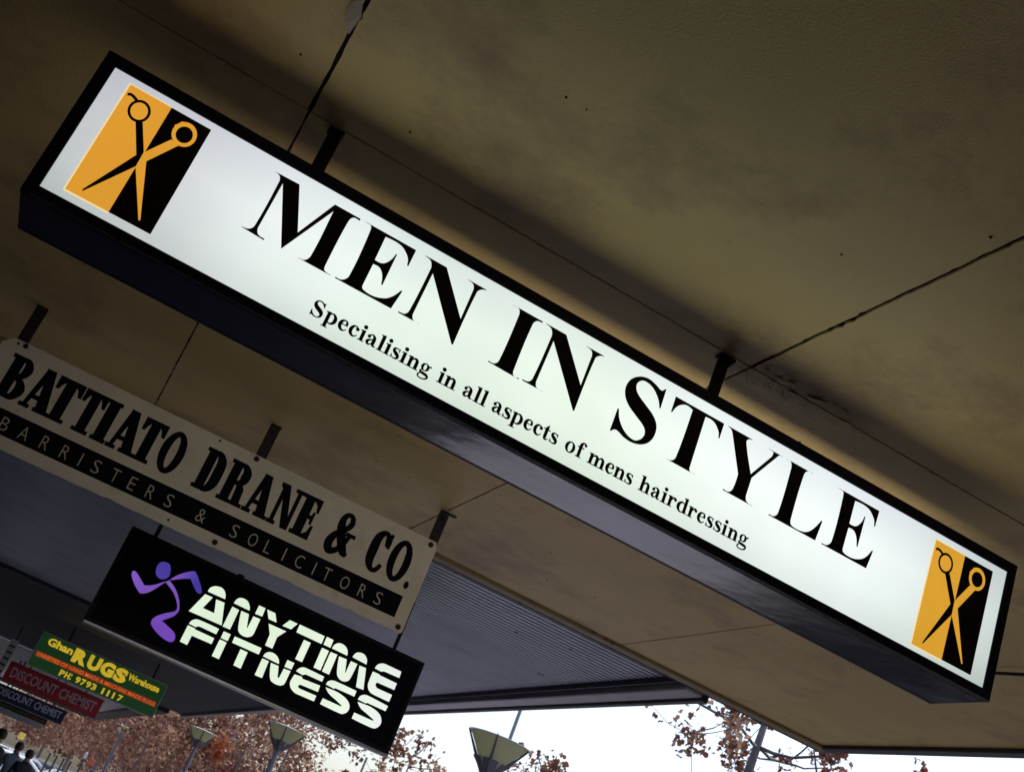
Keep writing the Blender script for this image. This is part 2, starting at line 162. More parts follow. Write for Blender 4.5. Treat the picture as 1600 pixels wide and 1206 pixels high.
class Print:
    """flat print on the plane y = const (front face towards -y); each shape a hair in front of the last"""
    def __init__(s, y, fx=None): s.y = y; s.v = []; s.f = []; s.k = 0; s.grow = 0; s.fx = fx or (lambda x, z: (x, z))
    def loops(s, loops):
        y = s.y-.00012*(s.k % 5); s.k += 1
        if s.grow:
            res = []
            for li, lp in enumerate(loops):
                P_ = [Vector((p[0], p[1])) for p in lp]; P_ = [p for i, p in enumerate(P_) if (p-P_[i-1]).length > 1e-6]; N = len(P_)
                ar = sum(P_[i].x*P_[(i+1) % N].y-P_[(i+1) % N].x*P_[i].y for i in range(N)); sg = (1 if ar > 0 else -1)*(1 if li == 0 else -1); out = []
                for i in range(N):
                    d0 = (P_[i]-P_[i-1]).normalized(); d1 = (P_[(i+1) % N]-P_[i]).normalized(); n0 = Vector((d0.y, -d0.x)); n1 = Vector((d1.y, -d1.x)); h = n0+n1
                    h = n0 if h.length < 1e-6 else h.normalized(); out.append(P_[i]+h*(sg*s.grow/max(.55, h.dot(n0))))
                res.append(out)
            loops = res
        L3 = [[Vector((p[0], p[1], 0)) for p in lp] for lp in loops]; flat = [p for lp in L3 for p in lp]; n = len(s.v)
        for p in flat:
            x, z = s.fx(p.x, p.y); s.v.append((x, y, z))
        for t in tessellate_polygon(L3):
            a, b, c = [flat[i] for i in t]
            if (b-a).cross(c-a).z < 0: t = (t[0], t[2], t[1])
            s.f.append(tuple(i+n for i in t))
        return s
    def poly(s, pts): return s.loops([smooth_poly(pts)])
    def rect(s, x0, x1, z0, z1): return s.loops([[(x0, z0), (x1, z0), (x1, z1), (x0, z1)]])
    def ring(s, cx, cz, rx, rz, ix, iz, n=28):
        rx += s.grow; rz += s.grow; ix -= s.grow; iz -= s.grow
        c = [(math.cos(2*math.pi*i/n), math.sin(2*math.pi*i/n)) for i in range(n)]
        y = s.y-.00012*(s.k % 5); s.k += 1; b = len(s.v)
        for R, Z in ((rx, rz), (ix, iz)):
            for a, e in c:
                x, z = s.fx(cx+R*a, cz+Z*e); s.v.append((x, y, z))
        for i in range(n): s.f.append((b+i, b+(i+1) % n, b+n+(i+1) % n, b+n+i))
        return s
    def disc(s, cx, cz, rx, rz=None, n=16):
        rz = rz or rx; return s.loops([[(cx+rx*math.cos(2*math.pi*i/n), cz+rz*math.sin(2*math.pi*i/n)) for i in range(n)]])
    def stroke(s, path, n=5):
        """variable-width brush stroke along a smooth path of (x, z, width)"""
        P = path; out = []
        for i in range(len(P)-1):
            p0 = P[max(i-1, 0)]; p1 = P[i]; p2 = P[i+1]; p3 = P[min(i+2, len(P)-1)]
            for k in range(n):
                u = k/n; out.append([.5*((2*p1[j])+(-p0[j]+p2[j])*u+(2*p0[j]-5*p1[j]+4*p2[j]-p3[j])*u*u+(-p0[j]+3*p1[j]-3*p2[j]+p3[j])*u**3) for j in range(3)])
        out.append(list(P[-1])); y = s.y-.00012*(s.k % 5); s.k += 1; b = len(s.v)
        for i, q in enumerate(out):
            a = out[max(i-1, 0)]; c = out[min(i+1, len(out)-1)]; d = Vector((c[0]-a[0], c[1]-a[1])).normalized(); nn = Vector((-d.y, d.x))*(q[2]/2+s.grow)
            for sg in (1, -1):
                x, z = s.fx(q[0]+nn.x*sg, q[1]+nn.y*sg); s.v.append((x, y, z))
        for i in range(len(out)-1): s.f.append((b+2*i, b+2*i+1, b+2*i+3, b+2*i+2))
        return s
    def text(s, body, x0, x1, z0, z1, bold=0.0, yy=None):
        """built-in sans lettering fitted to a box"""
        cu = bpy.data.curves.new('lettering', 'FONT'); cu.body = body; cu.resolution_u = 3; cu.offset = bold; cu.size = 1
        o = bpy.data.objects.new('lettering_tmp', cu); COL.objects.link(o); dg = bpy.context.evaluated_depsgraph_get()
        me = bpy.data.meshes.new_from_object(o.evaluated_get(dg)); bpy.data.objects.remove(o)
        xs = [v.co.x for v in me.vertices]; ys = [v.co.y for v in me.vertices]; ax, bx, ay, by = min(xs), max(xs), min(ys), max(ys)
        b = len(s.v); y = s.y-.00012*(s.k % 5); s.k += 1
        for v in me.vertices:
            x, z = s.fx(x0+(v.co.x-ax)/(bx-ax)*(x1-x0), z0+(v.co.y-ay)/(by-ay)*(z1-z0)); s.v.append((x, y, z))
        for p in me.polygons: s.f.append(tuple(b+i for i in p.vertices))
        bpy.data.meshes.remove(me); return s
    def build(s, name, mt, parent=None, **kw):
        q = MB(); q.v = s.v; q.f = s.f
        # make every face look towards -y
        fs = []
        for f in q.f:
            a, b, c = [Vector(q.v[i]) for i in f[:3]]
            fs.append(f if (b-a).cross(c-a).y <= 0 else tuple(reversed(f)))
        q.f = fs; return q.build(name, mt, parent, **kw)

# small bold book face, units of em
def t_serif(p, x, z, e, x0, x1, y0=0): p.poly([(x+x0*e, z+y0*e), (x+x1*e, z+y0*e), (x+x1*e, z+(y0+.022)*e), (x+x0*e, z+(y0+.022)*e)])
ADV = dict(S=.556, p=.556, e=.444, c=.444, i=.278, a=.5, l=.278, s=.389, n=.556, g=.5, o=.5, f=.333, m=.833, h=.556, r=.444, d=.556, t=.333)
def book(p, ch, X, Z, e):
    R = lambda x0, x1, z0, z1: p.rect(X+x0*e, X+x1*e, Z+z0*e, Z+z1*e)
    P = lambda *a: p.poly([(X+q[0]*e, Z+q[1]*e) for q in a])
    K = lambda *a: p.stroke([(X+q[0]*e, Z+q[1]*e, q[2]*e) for q in a], 4)
    D = lambda x, z, r: p.disc(X+x*e, Z+z*e, r*e, n=12)
    def stem(x, top, flag=True, base=True, z0=0):
        P((x, z0), (x+.13, z0), (x+.13, top), (x, top-.02))
        if base: R(x-.065, x+.195, z0-.001, z0+.026)
        if flag: P((x-.065, top-.045), (x-.06, top-.02), (x+.13, top+.012), (x+.1, top-.06), (x, top-.06))
    if ch == 'S':
        g = DATA['glyph']['S']; k = .676*e/.1545
        p.poly([(X+.03*e+q[0]*k, Z+q[1]*k)+tuple(q[2:]) for q in g])
    elif ch == 'i': stem(.075, .46); D(.138, .61, .082)
    elif ch == 'l': stem(.075, .676)
    elif ch in 'nhmr':
        stem(.075, .676 if ch == 'h' else .46)
        if ch == 'r': K((.19, .3, .05), (.24, .39, .06), (.31, .435, .06), (.37, .43, .07)); D(.375, .375, .065)
        else:
            for x in ((.075, .35) if ch == 'm' else (.075,)):
                K((x+.11, .3, .03), (x+.17, .395, .05), (x+.25, .42, .09), (x+.325, .37, .11), (x+.34, .28, .13)); R(x+.275, x+.405, .01, .3); R(x+.21, x+.47, 0, .026)
    elif ch == 'p':
        stem(.075, .46, z0=-.205); K((.18, .37, .03), (.26, .435, .045), (.35, .42, .08), (.43, .33, .12), (.45, .23, .135), (.43, .12, .12), (.35, .03, .07), (.26, .01, .04), (.18, .06, .03))
    elif ch == 'd':
        stem(.36, .676, base=False); P((.45, .0), (.55, .03), (.55, .05), (.45, .08)); K((.38, .37, .03), (.3, .435, .045), (.2, .42, .08), (.12, .33, .12), (.1, .23, .135), (.12, .12, .12), (.2, .03, .07), (.29, .01, .04), (.38, .06, .03))
    elif ch == 'o': p.ring(X+.25*e, Z+.23*e, .225*e, .245*e, .1*e, .21*e, 24)
    elif ch in 'ec':
        if ch == 'e':
            K((.36, .27, .09), (.345, .39, .08), (.26, .448, .04), (.15, .4, .09), (.095, .25, .135), (.13, .1, .12), (.24, .025, .075), (.34, .05, .035), (.405, .13, .022)); R(.12, .402, .25, .278)
        else:
            K((.36, .39, .06), (.26, .45, .04), (.15, .4, .09), (.095, .25, .135), (.13, .1, .12), (.24, .025, .075), (.34, .05, .035), (.405, .13, .022)); D(.345, .36, .07)
    elif ch == 'a':
        K((.09, .39, .04), (.19, .455, .04), (.29, .42, .09), (.335, .33, .125), (.335, .2, .13), (.34, .09, .12), (.4, .025, .06), (.475, .05, .025)); D(.1, .345, .065)
        K((.29, .28, .03), (.17, .225, .06), (.095, .13, .11), (.13, .045, .09), (.2, .03, .05), (.29, .1, .03))
    elif ch == 's':
        K((.325, .36, .02), (.28, .42, .035), (.19, .448, .04), (.1, .4, .09), (.105, .31, .12), (.2, .24, .14), (.3, .165, .13), (.305, .06, .09), (.2, .01, .04), (.1, .04, .03), (.045, .12, .02))
        R(.305, .332, .32, .46); R(.035, .06, 0, .15)
    elif ch == 'g':
        p.ring(X+.215*e, Z+.305*e, .175*e, .165*e, .07*e, .135*e, 20); P((.3, .4), (.46, .44), (.46, .37), (.36, .38))
        K((.13, .17, .035), (.075, .11, .06), (.1, .05, .09), (.25, .03, .11), (.4, -.0, .1), (.435, -.09, .07), (.33, -.175, .045), (.17, -.195, .04), (.05, -.15, .05), (.04, -.07, .05), (.1, -.01, .04))
    elif ch == 'f':
        R(.075, .205, 0, .5); R(.005, .3, .42, .458); R(.01, .275, 0, .026); K((.14, .48, .13), (.15, .58, .12), (.21, .665, .06), (.3, .67, .05)); D(.33, .61, .06)
    elif ch == 't':
        P((.075, .1), (.205, .1), (.205, .63), (.19, .63), (.075, .5)); R(.01, .3, .42, .458); K((.14, .12, .13), (.15, .04, .1), (.23, .015, .05), (.31, .08, .022))
def book_word(p, w, x0, x1, z, e):
    nat = sum(ADV[c] for c in w)*e; tr = (x1-x0-nat)/max(1, len(w)-1); x = x0
    for c in w: book(p, c, x, z, e); x += ADV[c]*e+tr
# heavy condensed slab face, units of cap height; each entry gives its width
def slab(p, ch, X, Z, h, wd):
    W_ = dict(B=.58, A=.66, T=.56, I=.31, O=.53, D=.54, R=.6, N=.58, E=.47, C=.47); W_['&'] = .57
    kx = wd/W_[ch]; q = lambda x, z: (X+x*kx, Z+z*h)
    R = lambda x0, x1, z0, z1: p.rect(X+x0*kx, X+x1*kx, Z+z0*h, Z+z1*h)
    P = lambda *a: p.poly([q(*i[:2])+tuple(i[2:]) for i in a])
    K = lambda *a: p.stroke([q(i[0], i[1])+(i[2]*h,) for i in a], 6)
    if ch == 'I': R(.05, .27, .03, .97); R(0, .31, 0, .08); R(0, .31, .92, 1)
    elif ch == 'T':
        R(.17, .39, .03, .95); R(.02, .54, .89, 1); P((0, 1), (0, .7), (.06, .7), (.1, .82), (.16, .91)); P((.56, 1), (.4, .91), (.46, .82), (.5, .7), (.56, .7)); R(.09, .47, 0, .08)
    elif ch == 'A':
        P((.07, .05), (.145, .05), (.31, .84), (.2, .98)); P((.19, 1), (.39, 1), (.61, .05), (.37, .05), (.245, .86)); R(.13, .42, .25, .34); R(0, .22, 0, .08); R(.32, .66, 0, .08)
    elif ch == 'N':
        R(.06, .14, .04, .94); R(0, .2, 0, .08); P((0, 1), (.2, 1), (.52, 0), (.36, 0), (.1, .82), (0, .92)); R(.44, .52, .03, .95); R(.37, .58, .92, 1)
    elif ch == 'E':
        R(.06, .27, .03, .97); R(0, .46, .915, 1); R(0, .47, 0, .09); P((.46, .95), (.46, .68), (.415, .68), (.38, .84), (.28, .93)); R(.25, .4, .47, .56); P((.4, .66), (.4, .36), (.36, .36), (.33, .5), (.36, .66)); P((.47, .04), (.47, .34), (.425, .34), (.38, .16), (.28, .07))
    elif ch == 'D': R(.06, .26, .03, .97); R(0, .3, .92, 1); R(0, .3, 0, .08); K((.22, .955, .09), (.33, .925, .14), (.42, .77, .2), (.435, .5, .215), (.42, .23, .2), (.33, .075, .14), (.22, .045, .09))
    elif ch == 'R':
        R(.06, .26, .03, .97); R(0, .3, .92, 1); R(0, .33, 0, .08); K((.22, .955, .09), (.34, .93, .13), (.42, .82, .18), (.425, .7, .2), (.4, .58, .16), (.3, .51, .09), (.22, .5, .08)); P((.3, .52), (.4, .56), (.5, .42), (.53, .04), (.35, .04), (.33, .4)); R(.35, .6, 0, .08)
    elif ch == 'B':
        R(.06, .27, .03, .97); R(0, .3, .92, 1); R(0, .3, 0, .08); K((.24, .955, .09), (.36, .93, .13), (.42, .77, .19), (.37, .6, .14), (.24, .53, .07)); K((.24, .5, .07), (.38, .46, .13), (.46, .28, .21), (.38, .08, .14), (.24, .045, .09))
    elif ch == 'O': p.ring(X+.265*kx, Z+.5*h, .265*kx, .52*h, .1*kx, .4*h, 32)
    elif ch == 'C':
        K((.4, .66, .1), (.4, .8, .15), (.34, .94, .11), (.22, .95, .12), (.12, .8, .18), (.1, .5, .21), (.12, .2, .18), (.22, .04, .11), (.35, .05, .1), (.44, .22, .08)); P((.41, 1.0), (.47, 1.0), (.47, .64), (.4, .64))
    elif ch == '&':
        K((.47, .52, .07), (.4, .3, .1), (.28, .08, .12), (.12, .02, .17), (.055, .2, .18), (.13, .42, .14), (.28, .58, .11), (.4, .78, .12), (.36, .95, .1), (.25, .97, .1), (.17, .84, .13), (.2, .62, .19), (.34, .3, .2), (.46, .1, .17), (.57, .04, .07)); R(.37, .6, .49, .57)

# ------------------------------------------------------------------ palette
def soffit_mat():
    M = mat('cream_soffit_sheet', (.82, .595, .25), rough=.52, spec=.5, var=.1, vscale=1.3, bump=.25, bscale=220, wear=(.4, .24, .13), wscale=1.7, wlo=.5, whi=.74)
    t = M.node_tree; b = t.nodes['Principled BSDF']
    # cracked, lifting paint near one corner of four sheets
    g = nd(t, 'ShaderNodeNewGeometry'); dist = nd(t, 'ShaderNodeVectorMath', operation='MULTIPLY_ADD')
    dist.inputs[1].default_value = (3.6, 13, 1); dist.inputs[2].default_value = (-1.34*3.6, -2.49*13, -3.052)
    t.links.new(g.outputs['Position'], dist.inputs[0])
    ln = nd(t, 'ShaderNodeVectorMath', operation='LENGTH'); t.links.new(dist.outputs[0], ln.inputs[0])
    mask = nd(t, 'ShaderNodeMapRange'); mask.inputs[1].default_value = .5; mask.inputs[2].default_value = 1.1; mask.inputs[3].default_value = 1; mask.inputs[4].default_value = 0
    t.links.new(ln.outputs['Value'], mask.inputs[0])
    wv = nd(t, 'ShaderNodeTexNoise'); wv.inputs['Scale'].default_value = 7; wv.inputs['Detail'].default_value = 5; wv.inputs['Distortion'].default_value = 1.6
    t.links.new(g.outputs['Position'], wv.inputs['Vector'])
    crack = nd(t, 'ShaderNodeMath', operation='SUBTRACT'); crack.inputs[1].default_value = .5; t.links.new(wv.outputs['Fac'], crack.inputs[0])
    ab = nd(t, 'ShaderNodeMath', operation='ABSOLUTE'); t.links.new(crack.outputs[0], ab.inputs[0])
    thin = nd(t, 'ShaderNodeMapRange'); thin.inputs[1].default_value = 0; thin.inputs[2].default_value = .012; thin.inputs[3].default_value = 1; thin.inputs[4].default_value = 0; t.links.new(ab.outputs[0], thin.inputs[0])
    mul = nd(t, 'ShaderNodeMath', operation='MULTIPLY'); t.links.new(thin.outputs[0], mul.inputs[0]); t.links.new(mask.outputs[0], mul.inputs[1])
    old = b.inputs['Base Color'].links[0].from_socket
    mx = nd(t, 'ShaderNodeMix', data_type='RGBA'); mx.inputs['B'].default_value = (.09, .07, .055, 1); t.links.new(old, mx.inputs['A']); t.links.new(mul.outputs[0], mx.inputs['Factor']); t.links.new(mx.outputs['Result'], b.inputs['Base Color'])
    bp = nd(t, 'ShaderNodeBump'); bp.inputs['Strength'].default_value = .8; bp.inputs['Distance'].default_value = .012
    hm = nd(t, 'ShaderNodeMath', operation='MULTIPLY'); t.links.new(wv.outputs['Fac'], hm.inputs[0]); t.links.new(mask.outputs[0], hm.inputs[1])
    t.links.new(hm.outputs[0], bp.inputs['Height']); ob = b.inputs['Normal'].links[0].from_socket; t.links.new(ob, bp.inputs['Normal']); t.links.new(bp.outputs[0], b.inputs['Normal'])
    return M
SOFFIT = soffit_mat()
NAVY = mat('navy_gloss_enamel', (.018, .015, .075), rough=.14, spec=.6, var=.2, vscale=4, bump=.55, bscale=3.4)
NAVYF = mat('navy_satin_frame', (.01, .008, .034), rough=.5, spec=.25, var=.2, vscale=6)
BLACKM = mat('black_steel', (.006, .005, .006), rough=.6, var=.3, vscale=30)
RUSTY = mat('rusty_bolt_steel', (.035, .02, .012), rough=.8, var=.4, vscale=90)
DARKVOID = mat('dark_roof_void', (.012, .011, .012), rough=.9)
TIMBER = mat('painted_edge_trim', (.36, .27, .16), rough=.6, var=.15, vscale=9, wear=(.09, .07, .06), wscale=14)
CORR = mat('grey_zinc_decking', (.44, .46, .58), rough=.4, metal=.3, var=.12, vscale=2.4, wear=(.3, .3, .38), wscale=3, wlo=.5, whi=.8)
GUTTER = mat('grey_gutter_paint', (.52, .48, .56), rough=.5, var=.1, vscale=4)
DKGUT = mat('dark_gutter_paint', (.03, .025, .04), rough=.5, var=.2, vscale=5)
NAVYSOF = mat('dark_navy_soffit_paint', (.026, .026, .06), rough=.7, var=.15, vscale=1.5)
GREYSOF = mat('grey_soffit_paint', (.62, .6, .68), rough=.6, var=.2, vscale=1.2)
ROOF = mat('roof_sheet', (.3, .3, .3), rough=.5, var=.1, vscale=1)

# ------------------------------------------------------------------ ground, road
def sheet(name, x0, x1, y0, y1, z, mt, **kw):
    q = MB(); q.add([(x0, y0, z), (x1, y0, z), (x1, y1, z), (x0, y1, z)], [(0, 1, 2, 3)]); return q.build(name, mt, None, kind='structure', **kw)
PALET = mat('pale_reflector_tiles', (.37, .37, .45), rough=.6, var=.1, vscale=1.4, bump=.2, bscale=90)  # for an unseen pale patch added to brighten the lit sign's underside reflection
PAVED = mat('dark_low_bounce_paving', (.035, .034, .036), rough=.8, var=.15, vscale=1.4, bump=.3, bscale=90)  # inner slabs darkened to keep bounced light off the soffit
PAVE = mat('grey_concrete_paving', (.06, .06, .064), rough=.8, var=.12, vscale=1.4, bump=.3, bscale=90, wear=(.08, .075, .07), wscale=4)
ASPH = mat('asphalt', (.05, .05, .052), rough=.85, var=.2, vscale=2, bump=.4, bscale=120)
sheet('ground', -400, 400, -300, 900, -.13, mat('dark_grassy_ground', (.06, .065, .04), rough=.95, var=.2, vscale=.2))
sheet('road', 5.2, 16, -60, 46, -.126, ASPH)
sheet('car_park', -30, 16, 46.2, 130, -.122, mat('pale_car_park_asphalt', (.4, .42, .45), rough=.85, var=.2, vscale=.4))
foot = MB(); foot.box(-2.3, 5.0, -22, 46, -.3, -.03).build('footpath_base', mat('footpath_bed', (.12, .11, .1), rough=.9), None, kind='structure')
slabs = tag(bpy.data.objects.new('footpath', None), kind='structure'); COL.objects.link(slabs)
sq = MB(); sq.bbox(-.447, .447, -.447, .447, -.03, 0, .004); proto = {}
for i in range(8):
    for j in range(58):
        x, y = -1.85+i*.9, -21.5+j*.9
        kind_ = PAVED if i < 5 else (PALET if 7.9 < y < 12.2 else PAVE)      # pale patch added as reflector for the sign's underside; inner slabs dark against bounce
        if kind_.name not in proto: o = proto[kind_.name] = sq.build('paving_slab', kind_, slabs)
        else: o = proto[kind_.name].copy(); COL.objects.link(o)
        o.location = (x, y, random.uniform(-.002, .002))
k = MB(); k.bbox(5.0, 5.18, -20, 46, -.3, .0, .02).build('kerb', mat('kerb_concrete', (.3, .29, .27), rough=.8, var=.15, vscale=5), None, kind='structure')
for yy in range(-4, 44, 6):
    MB().box(9.9, 10.02, yy, yy+3, -.122, -.12).build('road_marking', mat('road_marking_paint', (.75, .75, .72), rough=.7, var=.1, vscale=10), None, kind='structure')

# ------------------------------------------------------------------ shop buildings along the footpath
def shop(name, y0, y1, wallc, label):
    t = empty(name, (-2.3, y0, 0), label=label, cat='shop')
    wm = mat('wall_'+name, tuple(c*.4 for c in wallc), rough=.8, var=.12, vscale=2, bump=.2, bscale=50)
    fr = mat('shop_window_frame', (.04, .04, .05), rough=.4, metal=.5); gl = mat('dark_shop_glass', (.01, .012, .014), rough=.05, spec=.8)
    L = y1-y0; w = MB(); w.box(-.2, 0, 0, L, 2.7, 6.8); w.box(-8, -7.8, 0, L, 0, 6.8); w.box(-7.8, -.2, 0, .2, 0, 6.8); w.box(-7.8, -.2, L-.2, L, 0, 6.8)
    n = max(1, int(L/3)); pw = L/n
    for i in range(n+1): w.box(-.2, 0, max(0, i*pw-.15), min(L, i*pw+.15), 0, 2.7)
    w.build('wall', wm, t); MB().box(-8, .05, 0, L, 6.803, 6.95).build('roof', ROOF, t)
    for i in range(n):
        a, b = i*pw+.15, (i+1)*pw-.15
        door = (i == n//2)
        f = MB(); f.box(-.16, -.06, a, a+.06, .0, 2.69); f.box(-.16, -.06, b-.06, b, .0, 2.69); f.box(-.16, -.06, a+.06, b-.06, 2.62, 2.69); f.box(-.16, -.06, a+.06, b-.06, 0, .1 if door else .45)
        o = f.build('door' if door else 'window', fr, t); MB().box(-.12, -.1, a+.06, b-.06, .1 if door else .45, 2.62).build('pane', gl, o)
        MB().box(-.155, -.065, (a+b)/2-.025, (a+b)/2+.025, .1 if door else .45, 2.62).build('mullion', fr, o)
    return t
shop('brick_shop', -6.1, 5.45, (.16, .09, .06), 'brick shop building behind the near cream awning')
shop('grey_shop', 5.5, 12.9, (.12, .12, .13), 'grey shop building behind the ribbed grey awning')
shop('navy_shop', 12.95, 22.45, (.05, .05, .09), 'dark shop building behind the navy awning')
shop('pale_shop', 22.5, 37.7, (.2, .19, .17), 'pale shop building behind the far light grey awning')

shop('rear_blocker_shop', -22, -6.15, (.14, .1, .08), 'unseen shop building added behind the camera to block light')  # unseen building added to close off daylight from behind the camera
rear = empty('shop_awning', (0, -22, 3.052), label='unseen plain cream awning added behind the camera to block light', cat='awning')  # unseen awning, added so the ground behind the camera stays shaded
for i in range(4): MB().bbox(-2.29, 3.74, i*3.84+.003, (i+1)*3.84-.003, 0, .03, .003).build('soffit_panel', SOFFIT, rear)
MB().bbox(3.745, 3.785, 0, 15.37, -.012, .4, .004).build('fascia', DKGUT, rear); MB().box(-2.29, 3.74, 0, 15.37, .3, .34).build('roof', ROOF, rear)

# ------------------------------------------------------------------ near awning: cream sheets with open joints
near = empty('shop_awning', (0, 0, 3.052), label='near awning with cream soffit sheets and a timber edge above the lit barber sign', cat='awning')
XE = [-2.29, -1.26, -.02, 1.22, 2.46, 3.745]; YE = [-6.525, -3.525, -.525, 2.475, 5.40]
def ragged(x0, x1, y0, y1, gx, gy):
    """sheet whose edges are slightly uneven, centre of the joint on the grid line"""
    pts = []; rr = random.Random(int(x0*1000+y0*77))
    ph = [rr.uniform(0, 9) for _ in range(4)]
    def wob(t, a): return a*(.12*(1+math.sin(t*.31+ph[0]))+.1*(1+math.sin(t*.83+ph[1]))+(.9*rr.random() if rr.random() < .09 else 0)+.07*rr.random())
    nx, ny = 90, 220
    for i in range(nx): pts.append((x0+(x1-x0)*i/nx + (gx if i == 0 else 0), y0+gy*.5+wob(i, gy)))
    for i in range(ny): pts.append((x1-gx*.5-wob(i, gx), y0+(y1-y0)*i/ny + (gy if i == 0 else 0)))
    for i in range(nx): pts.append((x1-(x1-x0)*i/nx - (gx if i == 0 else 0), y1-gy*.5-wob(i, gy)))
    for i in range(ny): pts.append((x0+gx*.5+wob(i, gx), y1-(y1-y0)*i/ny - (gy if i == 0 else 0)))
    return pts
for i in range(5):
    for j in range(4):
        P = ragged(XE[i], XE[i+1], YE[j], YE[j+1], .0062 if j == 2 or j == 1 else .0038, .0044)
        n = len(P); q = MB(); tri = tessellate_polygon([[Vector((x, y, 0)) for x, y in P]])
        vs = [(x, y, 0) for x, y in P]+[(x, y, .006) for x, y in P]; fs = [(a, b, c) for a, b, c in tri]+[(a, a+n if False else a, b, b) for a, b in []]
        fs = [tuple(f) for f in fs if len(set(f)) == 3]
        fs = [f if (Vector(vs[f[1]])-Vector(vs[f[0]])).cross(Vector(vs[f[2]])-Vector(vs[f[0]])).z < 0 else (f[0], f[2], f[1]) for f in fs]
        fs += [(a, (a+1) % n, (a+1) % n+n, a+n) for a in range(n)]
        q.add(vs, fs); q.build('soffit_panel', SOFFIT, near)
MB().box(-2.29, 3.74, -6.525, 5.46, .012, .03).build('backing', DARKVOID, near)
MB().box(-2.29, 3.74, -6.525, 5.46, .3, .34).build('roof', ROOF, near)
MB().bbox(3.745, 3.785, -6.525, 5.52, -.012, .4, .004).build('fascia', mat('fascia_paint', (.08, .065, .09), rough=.5, var=.15, vscale=4), near)
MB().bbox(3.70, 3.742, -6.525, 5.40, -.022, -.001, .003).build('edge_bead', DKGUT, near)
MB().bbox(-2.29, 3.745, 5.403, 5.478, -.016, .05, .004).build('end_trim', TIMBER, near)
MB().bbox(-2.29, 3.745, 5.481, 5.494, -.018, .05, .003).build('end_trim', mat('dark_edge_trim', (.05, .04, .04), rough=.7, var=.2, vscale=6), near, label='dark timber lip along the far end of the sheets')
nb = MB(); nb.lathe([(0, -.0035), (.003, -.003), (.0045, 0), (.0045, .001)], n=8); b0 = None
for x, y in DATA['nails']:
    if b0 is None: o = b0 = nb.build('nail_head', RUSTY, near)
    else: o = b0.copy(); COL.objects.link(o)
    o.location = (x, y, 0); s_ = random.uniform(.4, .85); o.scale = (s_, s_*random.uniform(.6, 1), 1)
o = MB().tube([(2.95, 3.45, -.02), (2.99, 3.2, -.025)], .006, 6).build('edge_clip', BLACKM, near)
q = MB(); q.add([(-.03, 2.0, -.001), (-.045, 2.03, -.006), (-.04, 2.09, -.012), (-.022, 2.13, -.004), (-.016, 2.06, -.002)], [(0, 4, 3, 2, 1)]); q.build('lifted_sealant', mat('torn_pale_sealant', (.5, .42, .32), rough=.7, var=.2, vscale=60), near)
fl = MB()
for i in range(9):   # curling flakes of paint at the wet corner
    x, y = 1.24+i*.035+random.uniform(-.01, .01), 2.43+random.uniform(-.03, .06); w = random.uniform(.012, .03)
    fl.add([(x, y, 0), (x+w, y+.004, 0), (x+w*.9, y-w*.8, -.006), (x+w*.1, y-w*.6, -.004)], [(0, 1, 2, 3)])
fl.build('paint_flake', SOFFIT, near, kind='stuff')

# ------------------------------------------------------------------ second awning: ribbed decking
cor = empty('shop_awning', (0, 5.5, 3.06), label='second awning with ribbed grey metal soffit and a pale gutter', cat='awning')
q = MB(); y = 0.0; pit = .062; prof = []
while y < 7.42:
    prof += [(y, 0), (y+pit*.55, 0), (y+pit*.68, .018), (y+pit*.87, .018)]; y += pit
vs = []; fs = []
for yy, zz in prof: vs += [(-2.29, yy, zz), (2.84, yy, zz)]
for i in range(len(prof)-1): fs.append((2*i, 2*i+1, 2*i+3, 2*i+2))
q.add(vs, fs); q.build('ribbed_soffit', CORR, cor)
MB().box(-2.29, 2.84, 0, 7.42, .05, .09).build('roof', ROOF, cor)
MB().box(2.843, 2.915, 0, 7.42, .03, .08).build('gutter_recess', DKGUT, cor)
MB().bbox(2.915, 3.02, 0, 7.42, -.04, .2, .006).build('gutter', GUTTER, cor)
MB().bbox(3.022, 3.06, 0, 7.42, -.055, .24, .004).build('gutter_lip', DKGUT, cor)
MB().box(2.842, 2.848, 0, 7.42, -.03, .08).build('soffit_angle', DKGUT, cor)
MB().box(-2.29, 3.05, -.003, .006, .05, .3).build('end_flashing', DKGUT, cor)
b0 = None
for x, y in DATA['cnails']:
    if b0 is None: o = b0 = nb.build('screw_head', BLACKM, cor)
    else: o = b0.copy(); COL.objects.link(o)
    o.location = (x, y-5.5, 0); o.scale = (2.2, 1.3, 1.4)

# third and fourth awnings
nav = empty('shop_awning', (0, 12.95, 3.05), label='third awning with smooth dark navy soffit above the green sign', cat='awning')
SW = .95
for i in range(10): MB().bbox(-2.29, 2.78, i*SW+.004, (i+1)*SW-.004, 0, .03, .002).build('soffit_board', NAVYSOF, nav)
MB().box(-2.29, 2.8, -.05, 9.5, .04, .09).build('roof', ROOF, nav)
MB().bbox(2.785, 2.86, -.05, 9.5, -.045, .2, .005).build('gutter', GUTTER, nav)
MB().box(-2.29, 2.785, -.05, -.003, -.03, .1).build('end_trim', DKGUT, nav)
gre = empty('shop_awning', (0, 22.5, 3.05), label='farthest awning with light grey soffit behind the chemist signs', cat='awning')
for i in range(12): MB().bbox(-2.29, 2.3, i*1.26+.012, (i+1)*1.26-.012, 0, .03, .002).build('soffit_board', GREYSOF, gre)
MB().box(-2.29, 2.3, 0, 15.2, .04, .09).build('roof', ROOF, gre)
MB().bbox(2.305, 2.6, 0, 15.2, -.07, .3, .01).build('edge_beam', BLACKM, gre)
MB().bbox(-2.29, 2.3, 15.14, 15.2, -.1, .1, .01).build('end_beam', BLACKM, gre)
MB().bbox(-2.29, 2.3, 0, .06, -.03, -.002, .004).build('end_trim', GUTTER, gre)

